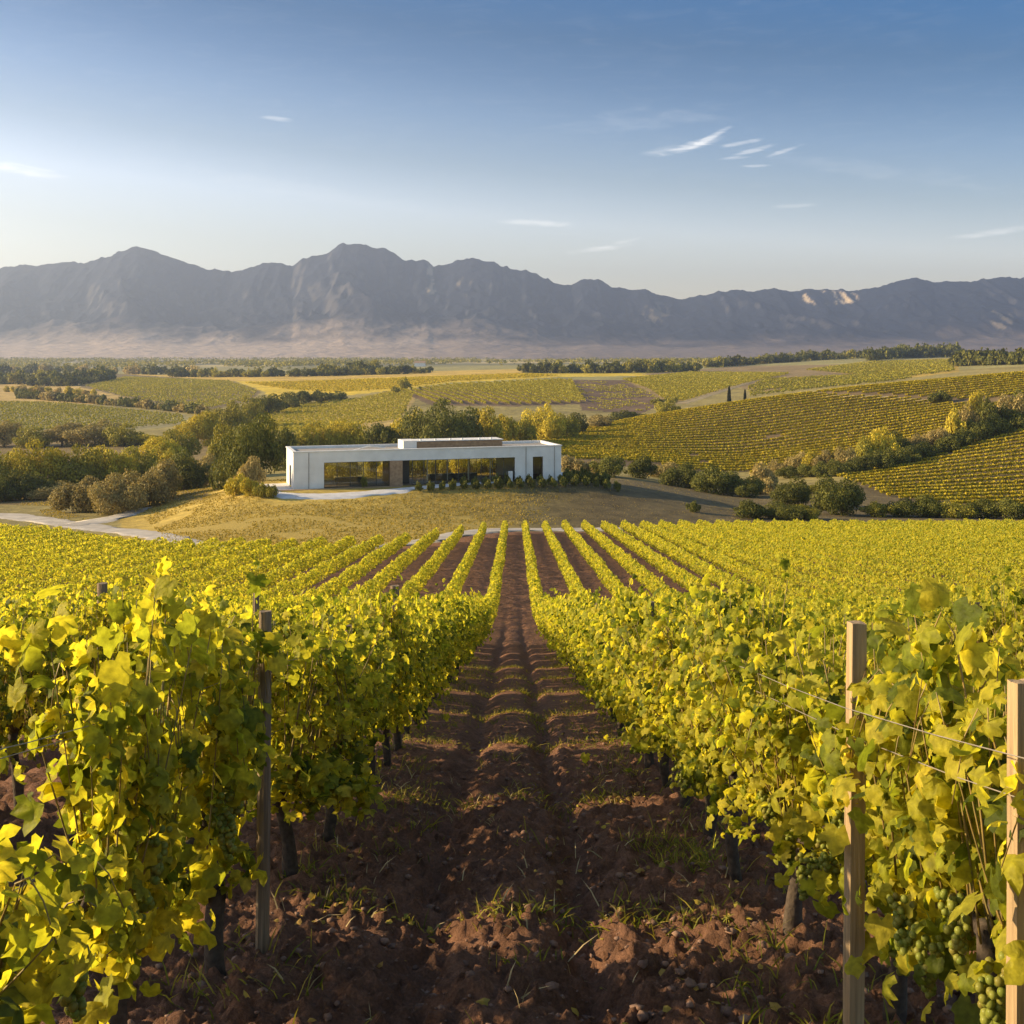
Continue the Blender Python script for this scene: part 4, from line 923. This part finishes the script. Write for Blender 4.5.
for i, (px, ba, tp, wd, pl) in enumerate([(300, 458, 428, 36, 'olive'), (318, 456, 422, 38, 'yellow'), (338, 455, 420, 42, 'yellow'), (358, 455, 423, 36, 'yellow'), (386, 456, 424, 40, 'dark'), (410, 452, 411, 40, 'yellow'), (439, 456, 401, 68, 'dark'), (462, 450, 408, 40, 'dark'), (484, 448, 407, 34, 'yellow'), (504, 446, 415, 30, 'yellow'),
    (524, 444, 417, 32, 'olive'), (546, 440, 405, 42, 'yellow'), (562, 438, 414, 30, 'olive'), (578, 434, 413, 26, 'dark'), (598, 428, 415, 30, 'grey')]):
    plant(px, ba, tp, wd, pl, 'tree', f"{ {'olive':'olive green','yellow':'golden yellow','dark':'dense dark green','grey':'grey olive'}[pl]} tree, {ordinal(i)} from the left behind the winery roof", "trees behind the winery", dmin=212)
plant(628, 423, 411, 36, 'dark', 'tree', "low dark tree showing over the vineyard crest below the bare brown field", dmin=548, dmax=640)
plant(668, 418, 401, 26, 'olive', 'tree', "round olive tree on the vineyard crest beside the hill track", dmin=540, dmax=640)
plant(729, 406, 380, 8, 'cypress', 'cypress', "taller of the two dark cypresses, the left one", dmin=540, dmax=620, name="cypress_tree")
plant(745, 404, 384, 7, 'cypress', 'cypress', "shorter of the two dark cypresses, the right one", dmin=540, dmax=620, name="cypress_tree")
plant(786, 398, 388, 26, 'olive', 'shrub', "pale bush on the crest right of the cypresses", dmin=540, dmax=640)
plant(404, 390, 377, 16, 'olive', 'tree', "lone dark tree on the boundary of the bright yellow field", dmin=600)
plant(396, 393, 386, 10, 'olive', 'shrub', "small bush at the foot of the lone tree on the field boundary", dmin=600)
for i, (px, ba, tp, wd, pl) in enumerate([(572, 474, 456, 30, 'tan'), (592, 475, 460, 26, 'tan'), (609, 477, 456, 36, 'dark'), (640, 478, 456, 36, 'dark'), (664, 478, 462, 34, 'grey'), (686, 488, 464, 44, 'dark'), (716, 494, 466, 50, 'dark'), (748, 497, 476, 44, 'dark'), (762, 494, 463, 40, 'tan'), (790, 506, 478, 44, 'dark'), (822, 494, 484, 30, 'olive')]):
    plant(px, ba, tp, wd, pl, 'shrub', f"{ {'tan':'pale tan','dark':'dark green','grey':'grey olive','olive':'olive'}[pl]} shrub, {ordinal(i)} from the winery in the valley band", "shrubs of the band right of the winery", dmin=205)
plant(693, 512, 501, 15, 'dark', 'shrub', "small dark round bush alone on the brown mound", dmin=168)
plant(842, 515, 477, 54, 'dark', 'shrub', "big round dark bush with sunlit top at the corner of the vineyard", dmin=180)
for i, (px, ba, tp, wd, pl) in enumerate([(752, 518, 500, 40, 'dark'), (782, 519, 503, 44, 'dark'), (808, 519, 505, 34, 'olive'), (878, 517, 502, 34, 'olive'), (902, 517, 500, 40, 'dark'), (930, 517, 496, 46, 'dark'), (958, 518, 502, 40, 'olive'), (985, 518, 500, 40, 'dark'), (1012, 519, 498, 48, 'dark'), (1040, 519, 500, 50, 'dark')]):
    plant(px, ba, tp, wd, pl, 'shrub', f"low {'dark' if pl == 'dark' else 'olive'} scrub bush, {ordinal(i)} from the left beyond the right vine rows", "scrub along the end of the vine rows", dmin=172)
hl = [(780, 476, 461, 30, 'grey'), (798, 474, 452, 26, 'grey'), (812, 473, 452, 26, 'yellow'), (830, 472, 450, 28, 'grey'), (848, 471, 447, 26, 'grey'), (866, 467, 437, 30, 'olive'), (884, 464, 428, 32, 'yellow'), (900, 459, 432, 30, 'dark'), (918, 455, 434, 28, 'grey'), (936, 451, 428, 28, 'tan'), (953, 444, 409, 24, 'yellow'),
      (970, 439, 404, 28, 'grey'), (975, 418, 391, 16, 'yellow'), (990, 433, 398, 34, 'dark'), (1008, 428, 394, 34, 'grey'), (1026, 421, 391, 34, 'dark'), (1046, 414, 388, 36, 'dark')]
for i, (px, ba, tp, wd, pl) in enumerate(hl):
    plant(px, ba, tp, wd, pl, 'shrub' if i % 3 else 'tree', f"{ {'tan':'pale tan','dark':'dark green','grey':'grey olive','olive':'olive','yellow':'sunlit yellow'}[pl]} tree, {ordinal(i)} from the lower end of the diagonal hedge", "trees of the diagonal hedge on the right", dmin=215, dmax=420, name="hedge_tree")
plant(942, 403, 391, 24, 'dark', 'shrub', "dark reddish bush beside the earth track above the diagonal hedge", dmin=350, dmax=520)
for i, (px, ba, tp, wd) in enumerate([(789, 478, 466, 26), (805, 477, 464, 26), (822, 477, 462, 28), (840, 476, 460, 28), (858, 474, 456, 30), (876, 470, 450, 32), (893, 467, 448, 30), (910, 463, 446, 30), (928, 458, 442, 30), (945, 453, 436, 30), (962, 447, 428, 32), (980, 441, 420, 32), (998, 435, 414, 34), (1016, 430, 410, 34), (1034, 424, 404, 34)]):
    plant(px, ba, tp, wd, 'dark', 'shrub', f"dark low shrub, {ordinal(i)} from the lower end in the diagonal hedge's front", "shrubs in the shaded front of the diagonal hedge", dmin=205, dmax=420, name="hedge_shrub")
for i in range(9):
    plant(325 + 23 * i, 479, 455, 30, 'olive' if i % 3 else 'yellow', 'shrub', f"{'olive' if i % 3 else 'yellow'} shrub, {ordinal(i)} from the left seen through the winery windows", "shrubs close behind the winery", dmin=208, dmax=260)
# clipped shrubs in front of the winery
gs = []
for i in range(19): gs.append((0, i, 18.6 + i * 1.85, -6.6 + random.uniform(-.15, .15), .60))
for i in range(14): gs.append((1, i, 26.4 + i * 1.85, -3.9 + random.uniform(-.15, .15), .58))
for i in range(6): gs.append((2, i, 45.6 + i * 1.35, .4, .75))
for row, i, u, v, r in gs:
    x = HP1[0] + u * HC - v * HS; y = HP1[1] + u * HS + v * HC
    o = empty("clipped_shrub", (x, y, float(Z(x, y)) - .08), random.uniform(0, 6)); q_ = random.uniform(.85, 1.15); o.scale = (r * q_ * 1.15, r * q_ * 1.15, r * 2.75 * q_)
    tag(o, f"small dark clipped shrub, {ordinal(i)} from the left in the {['front', 'back', 'right-hand'][row]} planting row before the winery", "shrub", "clipped shrubs in front of the winery")
    mesh_obj("crown", crown('shrub', i % 4, 'dark', 420), o)
x = HP1[0] + 10.9 * HC + 1.0 * HS; y = HP1[1] + 10.9 * HS - 1.0 * HC
o = empty("potted_shrub", (x, y, wz - .1)); o.scale = (.55, .55, 1.9); tag(o, "dark shrub standing before the left glass front of the winery", "shrub"); mesh_obj("crown", crown('shrub', 2, 'dark', 700), o)
# far tree lines
def tree_line(label, pts, n, hpx, pal, dmin, dmax, jitter=1.0, wr=1.5):
    P = np.array(pts, float); d = np.r_[0, np.cumsum(np.hypot(*np.diff(P, axis=0).T))]
    n = int(n * 1.35)
    for i in range(n):
        s = (i + .5 + random.uniform(-.3, .3)) / n * d[-1]; px = np.interp(s, d, P[:, 0]); ba = np.interp(s, d, P[:, 1]) + random.uniform(-.3, .3) * jitter
        h = hpx * random.uniform(.7, 1.2)
        plant(px, ba, ba - h, h * wr * random.uniform(.8, 1.25), random.choice(pal), 'tree' if i % 2 else 'shrub', label, label.replace("tree in", "trees in"), dmin=dmin, dmax=dmax, nq=500, name="tree", cat="tree")
tree_line("dark round tree in the dense far wood at the left edge", [(-60, 384), (0, 384), (60, 384), (108, 380)], 26, 12, ['dark', 'dark', 'olive'], 900, 1700)
tree_line("dark round tree in the front of the far left wood", [(30, 386), (70, 386), (104, 382)], 9, 9, ['dark'], 800, 1500)
tree_line("small tree in the loose line beyond the left wood", [(-40, 374), (60, 373), (110, 374), (200, 375)], 18, 9, ['olive', 'dark', 'tan'], 1300, 2200)
tree_line("dark tree in the long hedgerow behind the yellow fields", [(170, 377), (240, 377), (330, 376), (430, 373)], 34, 8, ['dark', 'dark', 'olive'], 1000, 2100)
tree_line("taller tree in the clump along the hedgerow above the golden field", [(318, 376), (345, 375), (375, 374)], 7, 12, ['dark', 'olive'], 1000, 2100)
tree_line("dark tree in the hedge crossing the left hills", [(18, 398), (60, 401), (120, 406), (170, 411), (206, 415)], 30, 9, ['dark', 'grey'], 480, 1000, wr=1.4)
tree_line("small golden bush in the loose row above the left hedge", [(-10, 392), (40, 392), (100, 396)], 9, 7, ['yellow', 'tan'], 600, 1200)
tree_line("round dark tree in the row on the skyline field at centre", [(522, 373), (560, 373), (620, 373), (700, 371)], 24, 10.5, ['dark', 'dark', 'olive'], 1000, 2000, wr=1.35)
tree_line("dark tree in the wood climbing the hill at right centre", [(705, 368), (760, 364), (820, 360), (870, 358)], 28, 9, ['dark', 'dark', 'olive'], 1100, 2400)
tree_line("dark tree in the hilltop wood above the right vineyard", [(868, 361), (900, 358), (958, 357)], 18, 12, ['dark', 'dark'], 1000, 2200)
tree_line("dark tree in the wood at the right edge of the skyline", [(958, 366), (990, 365), (1050, 364)], 18, 14, ['dark'], 700, 1800)
tree_line("small tree in the boundary line right of the bare brown field", [(650, 404), (680, 402)], 3, 5, ['olive'], 600, 900)
# specks of trees on the plain
rng = np.random.default_rng(9)
n = 5200; yq = 1900 * (4200 / 1900) ** rng.uniform(0, 1, n); xq = (rng.uniform(-60, 1090, n) - VX) / F * yq; ok = fbm(xq / 160, yq / 260, 3, 15) > .5; xq, yq = xq[ok], yq[ok]; n = len(xq)
rep = 9; xr = np.repeat(xq, rep) + rng.normal(size=n * rep) * 5; yr = np.repeat(yq, rep) + rng.normal(size=n * rep) * 5
V, Q = leaf_cloud(np.stack([xr, yr, Z(xr, yr) + rng.uniform(0, 7, n * rep)], 1), rng.normal(size=(n * rep, 3)), rng.uniform(3, 7, n * rep), 'quad')
o = mesh_obj("valley_woods", np_mesh("valley_woods", V, Q, LM['olive'])); tag(o, "specks of trees scattered over the hazy valley plain", "woods", None, 'stuff')
# one far white house
x, y = G(420, 366.5, 1900, 3200); b = MB(); b.box(-9, 9, -5, 5, -1, 6); fh = empty("farmhouse", (x, y, float(Z(x, y)))); tag(fh, "tiny white farmhouse on the plain above the yellow fields", "house"); b.build("wall", M_WHITE, fh)
b = MB(); b.add([(-9.5, -5.5, 6), (9.5, -5.5, 6), (9.5, 5.5, 6), (-9.5, 5.5, 6), (-9.5, 0, 9.5), (9.5, 0, 9.5)], [(0, 1, 5, 4), (2, 3, 4, 5), (0, 4, 3), (1, 2, 5)]); b.build("roof", M_STONE, fh)
